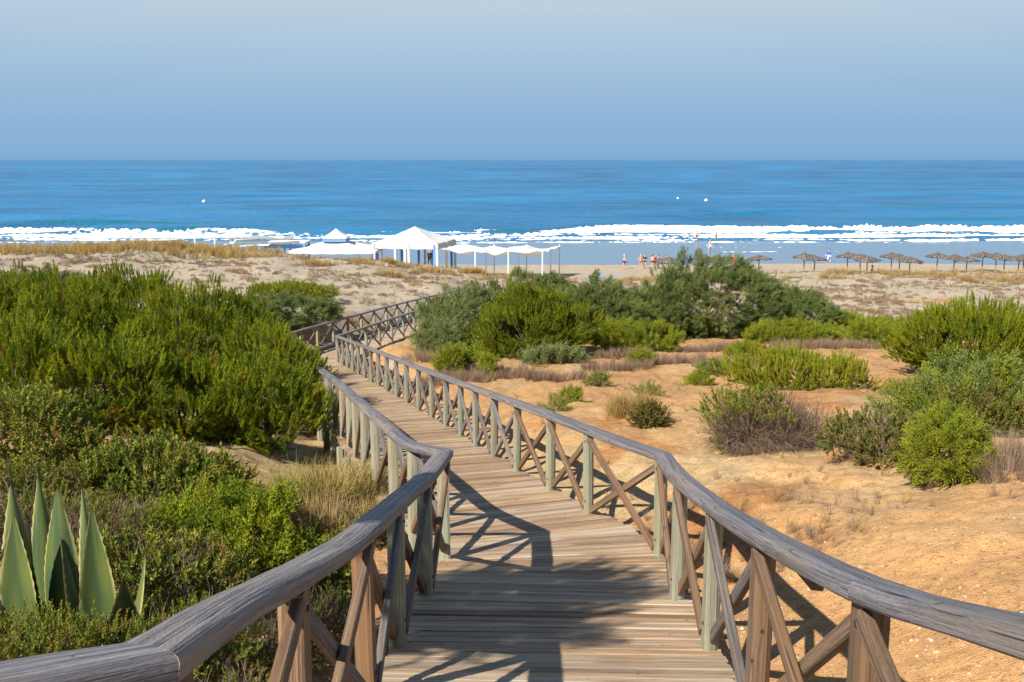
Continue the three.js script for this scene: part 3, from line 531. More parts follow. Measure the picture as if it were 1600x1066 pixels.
juniper(6.7, 14.2, 2.2, 1.25, 1.6, 454, 'wide bright green juniper above the sandy bank', null, { density: 20, size: .24, col: COL.juniLime.concat(COL.juni), wind: 0 });
broadleaf(6.1, 13.2, 1.4, .9, 1, 455, 'dark leafy bush tangled into the juniper on the bank', null, { density: 36, col: COL.leaf.concat(COL.olive), size: .15 });
tuft(5.7, 11, 1.3, .5, 120, 456, COL.grey, 'grey dry grass thicket beside the upright juniper', null, { geo: 2 });
broadleaf(2.5, 18.2, .55, .5, .5, 461, 'small rusty leaved plant alone on the orange slope', null, { density: 60, col: COL.olive, size: .15 });
tuft(2.35, 19.4, .9, .55, 70, 462, COL.gold, 'sandy coloured grass tussock on the orange slope', null);
juniper(-1.35, 30.5, 1.5, .85, 1.2, 463, 'small dense green shrub close to the railing', null, { col: COL.juniLime, wind: 0, density: 20 });
juniper(1.4, 33.2, 1.9, .5, 1, 464, 'low pale green creeping shrub in front of the rounded pine', null, { col: COL.juniGrey, wind: .1, density: 16 });
const SM = 'small green plants on the orange slope', SML = 'small green plant on the orange slope between railing and junipers';
setSeed(77);
[[4.2, 32.5, .9, .5], [6.0, 30, .8, .5], [5.1, 27.5, .6, .4], [6.7, 27, .7, .35], [1.3, 22.5, .5, .3], [.9, 21.2, .5, .35], [7.8, 33.5, 1.2, .5], [3.2, 23.6, .5, .3], [9.0, 30, .7, .4], [2.2, 26, .5, .35]].forEach(([x, d, w, h], i) => juniper(x, d, w, h, w, 470 + i, SML, SM, { name: 'small_shrub', category: 'shrub', col: i % 2 ? COL.green : COL.juniLime, wind: 0, size: .18, density: 30, lobes: 4 }));
const MG = 'mats of dry mauve grass', ML = 'mat of dry mauve brown grass on the slope before the junipers';
[[-1.6, 28.5, 2.2], [-.2, 30.5, 2.6], [1.2, 29, 1.8], [-2.6, 33.5, 2.2], [3.3, 31.5, 2.2], [5.2, 33, 2.4], [6.9, 31.6, 2.4], [8.4, 34, 2.4], [10.6, 36, 2.6], [3.9, 35, 2], [12.6, 37.5, 2.4], [7.4, 36.6, 2.2]].forEach(([x, d, w], i) => tuft(x, d, w, .42, Math.round(w * 62), 500 + i, COL.mauve, ML, MG, { name: 'dry_grass_mat', geo: 2, flat: .6 }));

// ---------------------------------------------------------------- foreground plants beside the near railing
broadleaf(-3.75, 10.2, 1.9, .85, 1.5, 521, 'broad leafy green shrub between the agave and the pine thicket', null, { density: 62, size: .17, lobes: 8 });
broadleaf(-5.6, 11.5, 1.7, 1.25, 1.5, 522, 'tall lime leaved shrub in front of the pine thicket', null, { density: 45, size: .17 });
juniper(-2.35, 8.3, 1.5, .8, 1.3, 523, 'feathery lime green juniper below the near handrail', null, { density: 40, size: .18, col: COL.juniLime.concat(COL.pine), wind: .15, lobes: 8 });
broadleaf(-1.75, 8.4, .8, .6, .8, 524, 'glossy leaved bush beside the near handrail', null, { density: 60, col: COL.leaf, size: .14 });
broadleaf(-2.75, 5.25, 1.6, .3, .9, 525, 'low small leaved ground cover in front of the agave', null, { density: 90, fine: true, size: .13, lobes: 8 });
broadleaf(-1.9, 6.6, 1.3, .5, 1.2, 526, 'shaded twiggy undergrowth below the near handrail', null, { density: 60, fine: true, size: .15, bare: (p) => .55, twigCol: COL.mauve, col: COL.olive.concat(COL.leaf) });
broadleaf(-3.6, 7.5, 1.5, .55, 1.1, 527, 'reddish leaved scrub behind the agave', null, { density: 50, fine: true, size: .16, bare: () => .3, col: COL.olive.concat(COL.leaf) });
broadleaf(-2.2, 5.9, 1.2, .36, .9, 5271, 'low green mat of small leaves beside the smaller agave', null, { density: 80, fine: true, size: .14, lobes: 7, bare: () => .15 });
broadleaf(-1.55, 5.1, .8, .3, .9, 5272, 'dim low undergrowth tucked beneath the handrail', null, { density: 70, fine: true, size: .13, bare: () => .4, col: COL.olive.concat(COL.leaf) });
broadleaf(-2.7, 7.1, 1.3, .5, .9, 5273, 'dense small leaved bush between the agave and the feathery juniper', null, { density: 60, size: .14, bare: () => .2 });
broadleaf(-4.4, 8.6, 1.5, .7, 1.2, 5274, 'olive leaved bush behind the large agave', null, { density: 50, size: .15, bare: () => .2, col: COL.leaf.concat(COL.olive) });
broadleaf(-1.45, 7.2, .6, .35, .9, 5275, 'twiggy brown green bush against the railing posts', null, { density: 60, fine: true, size: .14, bare: () => .5, col: COL.olive.concat(COL.leaf) });
broadleaf(-3.0, 4.75, 1.3, .3, .7, 5276, 'yellowish ground cover hugging the level handrail', null, { density: 90, fine: true, size: .12 });
tuft(-3.3, 8.2, 1.2, .5, 80, 528, COL.grey, 'dry straw grass behind the agave', null, { geo: 1 });
broadleaf(-4.0, 12.3, .7, .4, .5, 529, 'silvery leaved herb topping the leafy shrub', null, { fine: true, density: 70, col: COL.silver, size: .15 });
tuft(-2.4, 13.0, 1.3, .8, 130, 531, COL.gold.concat(COL.green), 'tall straw and green grass against the boardwalk stilts', null, { geo: 1 });
tuft(-2.05, 11.6, 1.3, .55, 130, 532, COL.gold.concat(COL.mauve), 'short russet grass at the foot of the near railing', null, { geo: 0 });
broadleaf(-1.75, 11.2, .7, .45, .6, 533, 'orange tinged small bush under the railing corner', null, { density: 60, col: COL.olive.concat(COL.green), size: .12, bare: () => .3 });
tuft(-3.1, 10.9, .7, .6, 30, 534, COL.mauve, 'dead brown stalks on the sandy path', null, { geo: 0 });
broadleaf(-2.6, 10.2, .7, .3, .6, 535, 'low rusty plant on the sandy path', null, { density: 60, col: COL.olive, size: .11, bare: () => .35 });

// the agave
{
  const leafGeo = (L, W, bend, curlIn, s) => {        // thick channelled blade with a spine and toothed cream margins
    const n = 26, m = 12, pos = [], col = [], idx = [];
    const width = (t) => W * 1.12 * Math.pow(1 - t, .45) * (.45 + .55 * Math.sin(Math.PI * Math.min(1, t * 1.02 + .05)));
    const layer = (side) => { const k0 = pos.length / 3; for (let i = 0; i <= n; i++) { const t = i / n, w = width(t) + .003, y = L * (t - .06 * bend * t * t), z = bend * L * .28 * t * t; for (let j = 0; j <= m; j++) { const q = j / m * 2 - 1, ed = Math.abs(q), tooth = ed === 1 ? .006 * (i % 2) * (t < .85 ? 1 : 0) : 0, th = side * .02 * (1 - t * .8) * Math.sqrt(1 - Math.min(1, ed * ed * .98)); pos.push(q * (w / 2 + tooth), y, z + curlIn * w * q * q * .55 - th); const st = clamp(.4 + .45 * noise2(q * 2.5 + s, t * 3.5, 0, 0, s) + .25 * noise2(q * 14, t * 3, 0, 0, s + 2)), edge = sstep(.93, .98, ed + .06 * noise2(t * 9, q > 0 ? 4 : 9, 0, 0, s)); const g = [mix(.04, .12, st), mix(.075, .15, st), mix(.03, .03, st)], e = [.42, .36, .15], tip = sstep(.95, .985, t); for (let k = 0; k < 3; k++) col.push(mix(mix(g[k], e[k], edge), [.05, .03, .02][k], tip)); } } for (let i = 0; i < n; i++) for (let j = 0; j < m; j++) { const a = k0 + i * (m + 1) + j; side > 0 ? idx.push(a, a + 1, a + m + 1, a + 1, a + m + 2, a + m + 1) : idx.push(a, a + m + 1, a + 1, a + 1, a + m + 1, a + m + 2); } };
    layer(1); layer(-1); return smooth(geoFrom(pos, idx, null, col));
  };
  const mat = std({ vertexColors: true, roughness: .5 });
  const plant = (x, d, leaves, label) => { const root = bushRoot('agave', label, 'agave', x, d, null, .06); leaves.forEach(([L, W, yaw, tilt, bend, dx, dz], i) => { const m = mesh('leaf', leafGeo(L, W, bend, .35, 600 + i * 7 + Math.round(d * 10)), mat, root); m.position.set(dx, 0, dz); m.rotation.order = 'YXZ'; m.rotation.y = yaw; m.rotation.x = tilt; }); };
  plant(-2.98, 6.0, [[.84, .27, -.15, -.02, .12, -.02, .1], [.93, .27, 3.0, .08, .1, .12, -.05], [.95, .22, -2.6, .1, .12, -.1, -.06], [.98, .18, 3.5, .1, .12, .02, -.12], [.85, .22, -1.0, .12, .2, -.2, 0], [.7, .2, -.7, .3, .3, -.2, .1]], 'large agave with broad upright blades standing in ground cover');
  plant(-2.58, 5.95, [[.94, .23, .25, .02, .05, .02, -.02], [.76, .17, -1.5, .1, .1, -.08, 0], [1.0, .13, 3.6, .14, .3, -.05, -.08], [.6, .24, .75, .42, -.3, .14, .08], [.6, .15, 2.0, .3, -.2, .16, -.04]], 'smaller agave with one blade leaning out towards the handrail');
}
{ // pine outside the picture whose crown shades part of the deck
  const r = pine(-4.55, 2.6, 1.65, 1.7, 1.55, 541, 'slender pine tree whose crown shades the near boardwalk', null, { name: 'pine_tree', category: 'tree', density: 13, size: .34, lobes: 5 });
  const up = 3.35; r.children.forEach((c) => c.position.y += up);
  mesh('trunk', tube([V(0, -.2, 0), V(.06, 1.4, .04), V(-.03, 2.8, 0), V(0, 4.4, 0)], [.1, .085, .07, .04], 9), barkMat, r);
}

// ---------------------------------------------------------------- scattered dune vegetation, litter and pebbles (uncountable)
{
  setSeed(901); const dune = [], hum = [], peb = [], scrub = [], litter = [], domes = [];
  const dome = (() => { const pos = []; for (let i = 0; i < 150; i++) { const a = i * 2.399, y = rr(.02, 1), r = Math.sqrt(1 - y * y), n = V(Math.cos(a) * r, y * .62, Math.sin(a) * r), e = n.clone().multiplyScalar(.6).add(V(rr(-.5, .5), rr(.1, .9), rr(-.5, .5))).normalize(); shard(pos, n.clone().multiplyScalar(rr(.55, .85)), e, rr(.2, .42), .07, V(rr(-1, 1), rr(-1, 1), rr(-1, 1)).cross(e).normalize()); } const g = geoFrom(pos); g.computeVertexNormals(); return g; })();
  for (let i = 0; i < 26000; i++) {
    const d = rr(43, 102), x = rr(-.62, .62) * d, n = fbm(x * .13, d * .1, 3, 0, 0, 91) + .5 * fbm(x * .5, d * .4, 2, 0, 0, 92), [q] = deckNear(x, -d); if (q < 1.7) continue;
    const crest = sstep(82, 93, d) * (1 - sstep(99, 103, d)), west = x < -22 && d > 80 ? 1 : 0, want = .14 + .85 * sstep(-.3, .35, n) + .4 * crest * sstep(-.1, .3, fbm(x * .09, d * .1, 2, 0, 0, 93)) + .3 * west;
    if (rnd() > want) continue; const p = ground(x, d); p.y -= .03;
    const tall = crest > .3 && (west ? rnd() < .8 : rnd() < .35), k = rnd();
    if (tall) dune.push([place(p, V(rr(-.2, .35), 1, rr(-.2, .2)).normalize(), rr(.45, .95) * (west ? 1.45 : .8)), tint(COL.gold)]);
    else if (k < .38) domes.push([place(p, V(rr(-.15, .15), 1, rr(-.15, .15)).normalize(), rr(.14, .34) * (rnd() < .1 ? 1.7 : 1)), tint(rnd() < .62 ? COL.grey : rnd() < .7 ? COL.mauve : rnd() < .6 ? COL.gold : COL.green)]);
    else if (k < .85) hum.push([place(p, V(rr(-.5, .5), 1, rr(-.5, .5)).normalize(), rr(.15, .36)), tint(rnd() < .75 ? COL.grey : COL.gold)]); else scrub.push([place(p, V(rr(-.6, .6), .8, rr(-.6, .6)).normalize(), rr(.2, .42)), tint(rnd() < .7 ? COL.grey : COL.green)]);
  }
  instances('dune_scrub', dome, grassMat, domes);
  instances('dune_grass', G.grass[0], grassMat, dune); instances('dune_scrub', G.grass[1], grassMat, hum); instances('dune_scrub', G.juni[0], grassMat, scrub);
  for (let i = 0; i < 5200; i++) { const d = 1 / rr(1 / 46, 1 / 9), x = rr(-.55, .6) * d, n = fbm(x * .4, d * .3, 3, 0, 0, 95), [q] = deckNear(x, -d); if (q < 1.2 || rnd() > .1 + .9 * sstep(.1, .5, n) + .4 * sstep(26, 34, d)) continue; const p = ground(x, d); p.y -= .015; litter.push([place(p, V(rr(-.5, .5), 1, rr(-.5, .5)).normalize(), rr(.08, .3)), tint(rnd() < .7 ? COL.mauve : COL.gold)]); }
  instances('dry_grass', G.grass[1], grassMat, litter);
  const stone = new THREE.IcosahedronGeometry(1, 0), sp = stone.attributes.position; for (let i = 0; i < sp.count; i++) { const k = 1 + .35 * noise3(sp.getX(i) * 1.3, sp.getY(i) * 1.3, sp.getZ(i) * 1.3, 5); sp.setXYZ(i, sp.getX(i) * k, sp.getY(i) * .6 * k, sp.getZ(i) * k); } stone.computeVertexNormals();
  for (let i = 0; i < 11000; i++) { const d = 1 / rr(1 / 26, 1 / 4), x = rr(-.6, .75) * d, n = fbm(x * .5, d * .5, 3, 0, 0, 97), [q] = deckNear(x, -d); if (q < 1.15 || rnd() > .3 + .9 * n) continue; const p = ground(x, d), s = rr(.004, .014) * (rnd() < .02 ? 2.6 : 1); p.y += s * .2; const c = rr(.28, .54); peb.push([place(p, V(rr(-.4, .4), 1, rr(-.4, .4)).normalize(), s), lin(c, c * .86, c * .66)]); }
  instances('pebbles', stone, std({ roughness: .95 }), peb);
}
const DT = 'larger clumps of dry dune grass', DTL = 'rounded clump of dry golden grass on the pale dune';
setSeed(931);
[[-10.5, 92, 3], [-13.8, 90, 2.4], [-6.6, 88, 3.2], [-3.6, 93, 2.8], [-16, 84, 2.6], [-22, 88, 3], [-9.4, 78, 2.2], [-26, 92, 4], [-31, 93, 5], [-36, 95, 5], [-42, 92, 5], [36, 95, 4], [40, 96, 3.4], [44.5, 90, 4], [31, 96, 3], [28.5, 90, 2.6], [38, 84, 2], [11, 95, 3], [13.5, 97, 3]].forEach(([x, d, w], i) => tuft(x, d, w, i > 6 && i < 11 ? 1.15 : .75, Math.round(w * 20), 940 + i, COL.gold, DTL, DT, { flat: .6, lean: .12 }));

// ---------------------------------------------------------------- beach club
const white = std({ color: lin(.66, .655, .64), roughness: .7 }), canvas = new THREE.MeshPhysicalMaterial({ color: lin(.62, .62, .615), roughness: .85, transmission: .1, thickness: 0, side: THREE.DoubleSide }), blue = std({ color: lin(.12, .28, .62), roughness: .6 });
const beachY = (x, d) => height(x, -d);
function boxBetween(a, b, w, t, name, mat, parent) { const y = V().subVectors(b, a), L = y.length(); y.normalize(); const ref = Math.abs(y.y) > .9 ? V(1, 0, 0) : UPV, x = V().crossVectors(y, ref).normalize(), z = V().crossVectors(x, y); const m = mesh(name, smooth(prism(bevelBox(w, t, Math.min(w, t) * .12), L).toNonIndexed()), mat, parent); setMatrix(m, basis(a, x, y, z)); return m; }
function hipRoof(C, eave, apex, drop, name, parent) {  // pyramid cloth with valance, C: four corners in the thing's own axes
  const pos = [], idx = [], N = 10, mid = C.reduce((s, c) => s.add(V(c[0], 0, c[1])), V(0, 0, 0)).multiplyScalar(.25);
  for (let e = 0; e < 4; e++) {
    const a = C[e], b = C[(e + 1) % 4], k0 = pos.length / 3;
    for (let j = 0; j <= N; j++) for (let i = 0; i <= N; i++) { const s = j / N, t = i / N, x = mix(mix(a[0], b[0], t), mid.x, s), z = mix(mix(a[1], b[1], t), mid.z, s), y = mix(eave, apex, s) - .22 * Math.sin(Math.PI * s) * (.4 + .6 * Math.sin(Math.PI * t)) - (j ? 0 : .05 * Math.sin(Math.PI * t)); pos.push(x, y, z); }
    for (let j = 0; j < N; j++) for (let i = 0; i < N; i++) { const q = k0 + j * (N + 1) + i; idx.push(q, q + 1, q + N + 1, q + 1, q + N + 2, q + N + 1); }
    const k1 = pos.length / 3; for (let i = 0; i <= N; i++) { const t = i / N, x = mix(a[0], b[0], t), z = mix(a[1], b[1], t), y = eave - .05 * Math.sin(Math.PI * t); pos.push(x, y, z, x, y - drop - (i % 2) * .06, z); if (i < N) { const q = k1 + i * 2; idx.push(q, q + 1, q + 2, q + 1, q + 3, q + 2); } }
  }
  const g = geoFrom(pos, idx).toNonIndexed(); return mesh(name, smooth(g), canvas, parent);
}
{
  const x0 = -10.8, d0 = 114, y0 = beachY(x0, d0) - .1, r = thing('marquee', 'large white pyramid marquee with blue and white posts on the dune edge', 'marquee', [x0, y0, -d0]);
  const C = [[-4.3, 2.8], [2.75, 4.1], [4.3, -3.0], [-2.7, -4.3]]; hipRoof(C, EYE - 8.85 - y0, EYE - 7.25 - y0, .55, 'canopy', r);
  for (const [x, z] of C) boxBetween(V(x, -.2, z), V(x, EYE - 8.9 - y0, z), .28, .28, 'post', white, r);
  for (const [a, b, t] of [[0, 1, .5], [0, 1, .56], [1, 2, .5], [2, 3, .5]]) { const x = mix(C[a][0], C[b][0], t), z = mix(C[a][1], C[b][1], t); boxBetween(V(x, -.2, z), V(x, EYE - 8.95 - y0, z), .24, .24, 'post', white, r); }
  for (const [x, z] of [[2.45, 4.0], [-3.9, 2.4], [-1.6, -1], [.2, -2.2], [1.9, -1.5], [3.9, -2.7]]) boxBetween(V(x, -.2, z), V(x, EYE - 8.95 - y0, z), .26, .26, 'post', blue, r);
}
{
  const x0 = -19.2, d0 = 112, y0 = beachY(x0, d0), r = thing('pavilion', 'low white tent pavilion with a blue banded lantern on its roof', 'pavilion', [x0, y0, -d0]), C = [[-4.7, 3.4], [4.7, 3.4], [4.7, -3.4], [-4.7, -3.4]];
  hipRoof(C, EYE - 9.55 - y0, EYE - 8.4 - y0, .22, 'canopy', r);
  const L = [[-1.35, 1.3], [1.35, 1.3], [1.35, -1.3], [-1.35, -1.3]]; const lan = hipRoof(L, EYE - 8.22 - y0, EYE - 7.32 - y0, .1, 'lantern_roof', r);
  for (let e = 0; e < 4; e++) { const a = L[e], b = L[(e + 1) % 4]; boxBetween(V(a[0] * .92, EYE - 8.5 - y0, a[1] * .92), V(b[0] * .92, EYE - 8.5 - y0, b[1] * .92), .1, .45, 'lantern_band', blue, r); }
  for (const [x, z] of C) boxBetween(V(x * .97, -.2, z * .97), V(x * .97, EYE - 9.5 - y0, z * .97), .14, .14, 'post', white, r);
  for (const x of [-4.5, -1.5, 1.5]) boxBetween(V(x, .5, 3.1), V(x + 2.9, .5, 3.1), .06, 1.4, 'wall_panel', x < 0 ? blue : white, r);
}
{
  const x0 = -25, d0 = 114, y0 = beachY(x0, d0), r = thing('beach_bar', 'flat roofed white beach bar with a blue fascia', 'bar', [x0, y0, -d0]), h = EYE - 8.9 - y0;
  boxBetween(V(-2.2, h - .1, 0), V(2.3, h - .02, 0), 3.6, .12, 'roof', white, r); boxBetween(V(-2.2, h - .42, 1.7), V(2.3, h - .42, 1.7), .08, .42, 'fascia', blue, r);
  for (const x of [-2, 0, 2.1]) for (const z of [-1.5, 1.5]) boxBetween(V(x, -.2, z), V(x, h - .2, z), .16, .16, 'post', blue, r);
  boxBetween(V(-2, .9, -1.5), V(2, .9, -1.5), .08, 1.8, 'back_wall', white, r);
}
function cloth(name, label, category, P, sag, mat, s, corners = 14, parent) {   // P: grid of support points [row][col]; cloth sags between them
  const R = P.length, Q = P[0].length, n = 10, pos = [], idx = [], W = (Q - 1) * n + 1, H = (R - 1) * n + 1;
  for (let j = 0; j < H; j++) for (let i = 0; i < W; i++) { const r = Math.min(R - 2, Math.floor(j / n)), q = Math.min(Q - 2, Math.floor(i / n)), v = j / n - r, u = i / n - q, a = P[r][q], b = P[r][q + 1], c = P[r + 1][q], d = P[r + 1][q + 1], p = [0, 1, 2].map((k) => mix(mix(a[k], b[k], u), mix(c[k], d[k], u), v)); pos.push(p[0], p[1] - sag * (Math.sin(Math.PI * u) * .7 + Math.sin(Math.PI * v) * .5) * (.8 + .5 * noise2(i * .3, j * .3, 0, 0, s)) + .09 * noise2(i * .6, j * .5, 0, 0, s + 1) , p[2]); }
  for (let j = 0; j < H - 1; j++) for (let i = 0; i < W - 1; i++) { const a = j * W + i; idx.push(a, a + 1, a + W, a + 1, a + W + 1, a + W); }
  return mesh(name, smooth(geoFrom(pos, idx)), mat, parent);
}
{
  const r = thing('pergola', 'white post pergola draped with sagging pale cloth beside the marquee', 'pergola', [0, beachY(0, 108), -108]), y0 = r.position.y, rows = [[104, [-3.75, -.38, 3.1]], [108, [-2.75, .68, 4.1]], [112, [-1.95, 1.6, 5.2]]], top = EYE - 9.15 - y0;
  const P = rows.map(([d, xs], j) => { const hy = top - .0 + (j - 1) * -.05; for (const x of xs) boxBetween(V(x, beachY(x, d) - y0 - .2, 108 - d), V(x, hy + .1, 108 - d), .13, .13, 'post', white, r); return [[xs[0] - 4.2 + j * .4, hy + .25, 108 - d], ...xs.map((x) => [x, hy, 108 - d])]; });
  cloth('shade_cloth', null, null, P, .5, new THREE.MeshPhysicalMaterial({ color: lin(.66, .66, .64), roughness: .9, transmission: .3, thickness: 0, side: THREE.DoubleSide }), 951, 0, r);
}
{
  const r = thing('net_shelter', 'white poles carrying a slack pale net beside the beach bar', 'shelter', [-30, beachY(-30, 108), -108]), y0 = r.position.y, pole = (x, d, h) => boxBetween(V(x + 30, -.4, 108 - d), V(x + 30, EYE - h - y0, 108 - d), .17, .17, 'pole', white, r);
  pole(-36.1, 108, 7.85); pole(-33.4, 108, 8.1); pole(-31.3, 108, 7.85); pole(-27.3, 112, 8.35); pole(-30.5, 113, 8.2);
  const P = [[[-1.3, EYE - 7.9 - y0, 0], [2.7, EYE - 7.95 - y0, -2], [6.2, EYE - 8.15 - y0, -3]], [[-.5, EYE - 8.2 - y0, -5], [2.7, EYE - 8.35 - y0, -4], [6.0, EYE - 8.2 - y0, -6]]];
  cloth('net', null, null, P, .35, new THREE.MeshPhysicalMaterial({ color: lin(.62, .63, .62), roughness: .9, transmission: .45, thickness: 0, side: THREE.DoubleSide }), 953, 0, r);
  const aw = cloth('awning', null, null, [[[-1.0, EYE - 9.0 - y0, -1], [4.0, EYE - 8.95 - y0, -1]], [[-.8, EYE - 8.8 - y0, -4], [4.0, EYE - 8.8 - y0, -4]]], .1, canvas, 955, 0, r);
}

// ---------------------------------------------------------------- thatched parasols
{
  const thatch = std({ map: tex(256, 256, (u, v) => { const t = .5 + .3 * noise2(u * 90, v * 4, 90, 4, 961) + .15 * noise2(u * 20, v * 6, 20, 6, 962); return [t, t * .94, t * .88]; }, true), color: lin(.42, .40, .39), roughness: 1 }), poleM = std({ color: lin(.26, .17, .09) });
  const canopy = (s) => { const pos = [], uv = [], idx = [], prof = [[.02, .36], [.35, .27], [.75, .15], [1.15, .02], [1.36, -.07], [1.3, -.15], [.8, -.02], [.02, .18]], N = 28; prof.forEach(([r, y], j) => { for (let i = 0; i <= N; i++) { const a = i / N * 6.2832, k = i % N, rag = j > 2 && j < 6 ? 1 + .07 * noise2(k * 1.7, j, 0, 0, s) : 1, dy = j > 2 && j < 6 ? .06 * noise2(k * 1.3, j + 5, 0, 0, s) : .025 * noise2(k, j, 0, 0, s); pos.push(Math.cos(a) * r * rag, y + dy, Math.sin(a) * r * rag); uv.push(i / N * 3, r); } }); for (let j = 0; j < prof.length - 1; j++) for (let i = 0; i < N; i++) { const a = j * (N + 1) + i; idx.push(a, a + N + 1, a + 1, a + 1, a + N + 1, a + N + 2); } return smooth(geoFrom(pos, idx, uv)); };
  const can = [canopy(971), canopy(972), canopy(973)], pole = new THREE.CylinderGeometry(.055, .07, 2.1, 8).translate(0, .95, 0), cap = new THREE.ConeGeometry(.2, .26, 9, 2).translate(0, 2.32, 0);
  setSeed(981);
  [[16.4, 107], [21, 112], [26.6, 110], [32.9, 115], [32.3, 109], [38.1, 116], [38.2, 112], [37.4, 107.5], [43.1, 116], [42.7, 112.5], [41.7, 107], [48.3, 116], [48.5, 112], [48.1, 108], [54.6, 118.5], [54.5, 115], [54, 112], [53.6, 108], [56.6, 113]].forEach(([x, d], i) => {
    const p = ground(x, d), r = thing('thatched_parasol', 'grey thatched beach parasol on a wooden pole', 'parasol', [p.x, p.y - .05, p.z], 'thatched parasols in rows on the beach');
    const c = mesh('canopy', can[i % 3], thatch, r); c.position.y = 1.92 + rr(-.08, .08); c.rotation.set(rr(-.05, .05), rr(0, 6), rr(-.06, .06)); mesh('pole', pole, poleM, r); const k = mesh('cap', cap, thatch, r); k.position.y = rr(-.06, .02);
  });
}

for (const [x, d, t] of [[8.3, 103.5, .2], [10.2, 104.5, -.1], [44.8, 107, .3]]) {
  const p = ground(x, d), r = thing('sun_lounger', 'white framed sun lounger with a blue cover on the open sand', 'sun lounger', [p.x, p.y, p.z], 'sun loungers on the sand'); r.rotation.y = t;
  boxBetween(V(-.95, .36, 0), V(.45, .36, 0), .62, .07, 'seat', blue, r); boxBetween(V(.46, .37, 0), V(.95, .78, 0), .62, .06, 'backrest', blue, r);
  for (const lx of [-.85, .4]) for (const lz of [-.27, .27]) boxBetween(V(lx, -.05, lz), V(lx, .32, lz), .06, .06, 'leg', white, r);
}

// ---------------------------------------------------------------- people
const skinM = std({ color: lin(.52, .30, .20), roughness: .6 }), hairM = std({ color: lin(.05, .03, .02), roughness: .7 });
const cloths = { red: std({ color: lin(.45, .05, .06) }), navy: std({ color: lin(.02, .03, .09) }), blue: std({ color: lin(.03, .10, .55) }), white: std({ color: lin(.75, .75, .75) }), black: std({ color: lin(.025, .025, .03) }), pink: std({ color: lin(.6, .18, .2) }), green: std({ color: lin(.05, .2, .12) }) };
function blob(bones, clip) {                          // tapered capsules joined smoothly, meshed by marching cubes inside a 2 m cube
  const N = 64, mc = new MarchingCubes(N, skinM, false, false, 60000); mc.isolation = 0; const F = mc.field;
  for (let k = 0; k < N; k++) for (let j = 0; j < N; j++) for (let i = 0; i < N; i++) {
    const x = (i - N / 2) / (N / 2), y = (j - N / 2) / (N / 2) + .9, z = (k - N / 2) / (N / 2); let d = 9;
    for (const [ax, ay, az, ra, bx, by, bz, rb] of bones) { const ux = bx - ax, uy = by - ay, uz = bz - az, t = clamp(((x - ax) * ux + (y - ay) * uy + (z - az) * uz) / (ux * ux + uy * uy + uz * uz || 1)), q = Math.hypot(x - ax - ux * t, y - ay - uy * t, z - az - uz * t) - mix(ra, rb, t), h = clamp(.5 + .5 * (d - q) / .035); d = mix(d, q, h) - .035 * h * (1 - h); }
    if (clip) d = Math.max(d, clip(x, y, z));
    F[i + j * N + k * N * N] = -d;
  }
  mc.update(); const n = mc.count, g = new THREE.BufferGeometry();
  g.setAttribute('position', new THREE.BufferAttribute(mc.positionArray.slice(0, n * 3), 3)); g.translate(0, .9, 0); g.computeVertexNormals(); return g;
}
function figure(pose, top, bottom) {
  const { stride = .12, lean = 0, armL = [-.1, .1], armR = [.1, -.1], sit = 0, wide = 1 } = pose, hip = sit ? .42 : .92, B = [], hz = lean;
  const P = (x, y, z) => [x, y, z], S = (y) => y - .92 + hip;
  const bone = (a, ra, b, rb) => B.push([...a, ra, ...b, rb]);
  bone(P(-.08, S(.95), 0), .105 * wide, P(.08, S(.95), 0), .105 * wide); bone(P(0, S(.98), 0), .115 * wide, P(0, S(1.25), hz * .6), .125 * wide); bone(P(-.14, S(1.39), hz), .06, P(.14, S(1.39), hz), .06); bone(P(0, S(1.2), hz * .5), .13 * wide, P(0, S(1.36), hz), .1);
  bone(P(0, S(1.4), hz), .055, P(0, S(1.53), hz * 1.15), .05); bone(P(0, S(1.6), hz * 1.2 + .01), .088, P(0, S(1.68), hz * 1.2 - .005), .094); bone(P(0, S(1.62), hz * 1.2 + .09), .016, P(0, S(1.6), hz * 1.2 + .11), .02); bone(P(-.095, S(1.63), hz * 1.2), .02, P(.095, S(1.63), hz * 1.2), .02);
  for (const [sx, arm] of [[-1, armL], [1, armR]]) { const sh = P(sx * .18, S(1.38), hz), el = P(sx * (.23 + arm[1] * .3), S(1.11) + Math.abs(arm[0]) * .05, hz + arm[0]), ha = P(sx * (.22 + arm[1] * .2), S(.9) + Math.abs(arm[1]) * .3, hz + arm[0] * 2.1 + .04); bone(sh, .055, el, .043); bone(el, .043, ha, .03); bone(ha, .035, P(ha[0], ha[1] - .11, ha[2] + .02), .025); bone(ha, .02, P(ha[0] - sx * .04, ha[1] - .06, ha[2] + .05), .015); }
  for (const sx of [-1, 1]) {
    const st = sx * stride; let hipJ = P(sx * .09, S(.9), 0), kn, an;
    if (sit) { kn = P(sx * .13, .48, .4); an = P(sx * .13, .08, .45); } else { kn = P(sx * .1, .5, st * .75 + .02); an = P(sx * .1, .09, st * 1.35 - .03); }
    bone(hipJ, .095, kn, .06); bone(kn, .06, an, .038); bone(an, .04, P(an[0] + sx * .02, .035, an[2] + .16), .032);
  }
  const geo = blob(B), grow = (e) => B.map((b) => b.map((v, i) => i === 3 || i === 7 ? v + e : v)), yT = S(1.02);
  return { geo, hair: blob([[0, S(1.68), hz * 1.2 - .015, .102, 0, S(1.69), hz * 1.2 - .03, .1]], (x, y, z) => S(1.62) - y + (z - hz * 1.2) * 1.1), bottom: bottom ? blob(grow(.014), (x, y, z) => Math.max(y - yT, bottom - y)) : null, top: top ? blob(grow(.016).slice(0, 16), (x, y, z) => Math.max(y - S(1.44), S(top) - y, Math.abs(x) - .32)) : null };
}
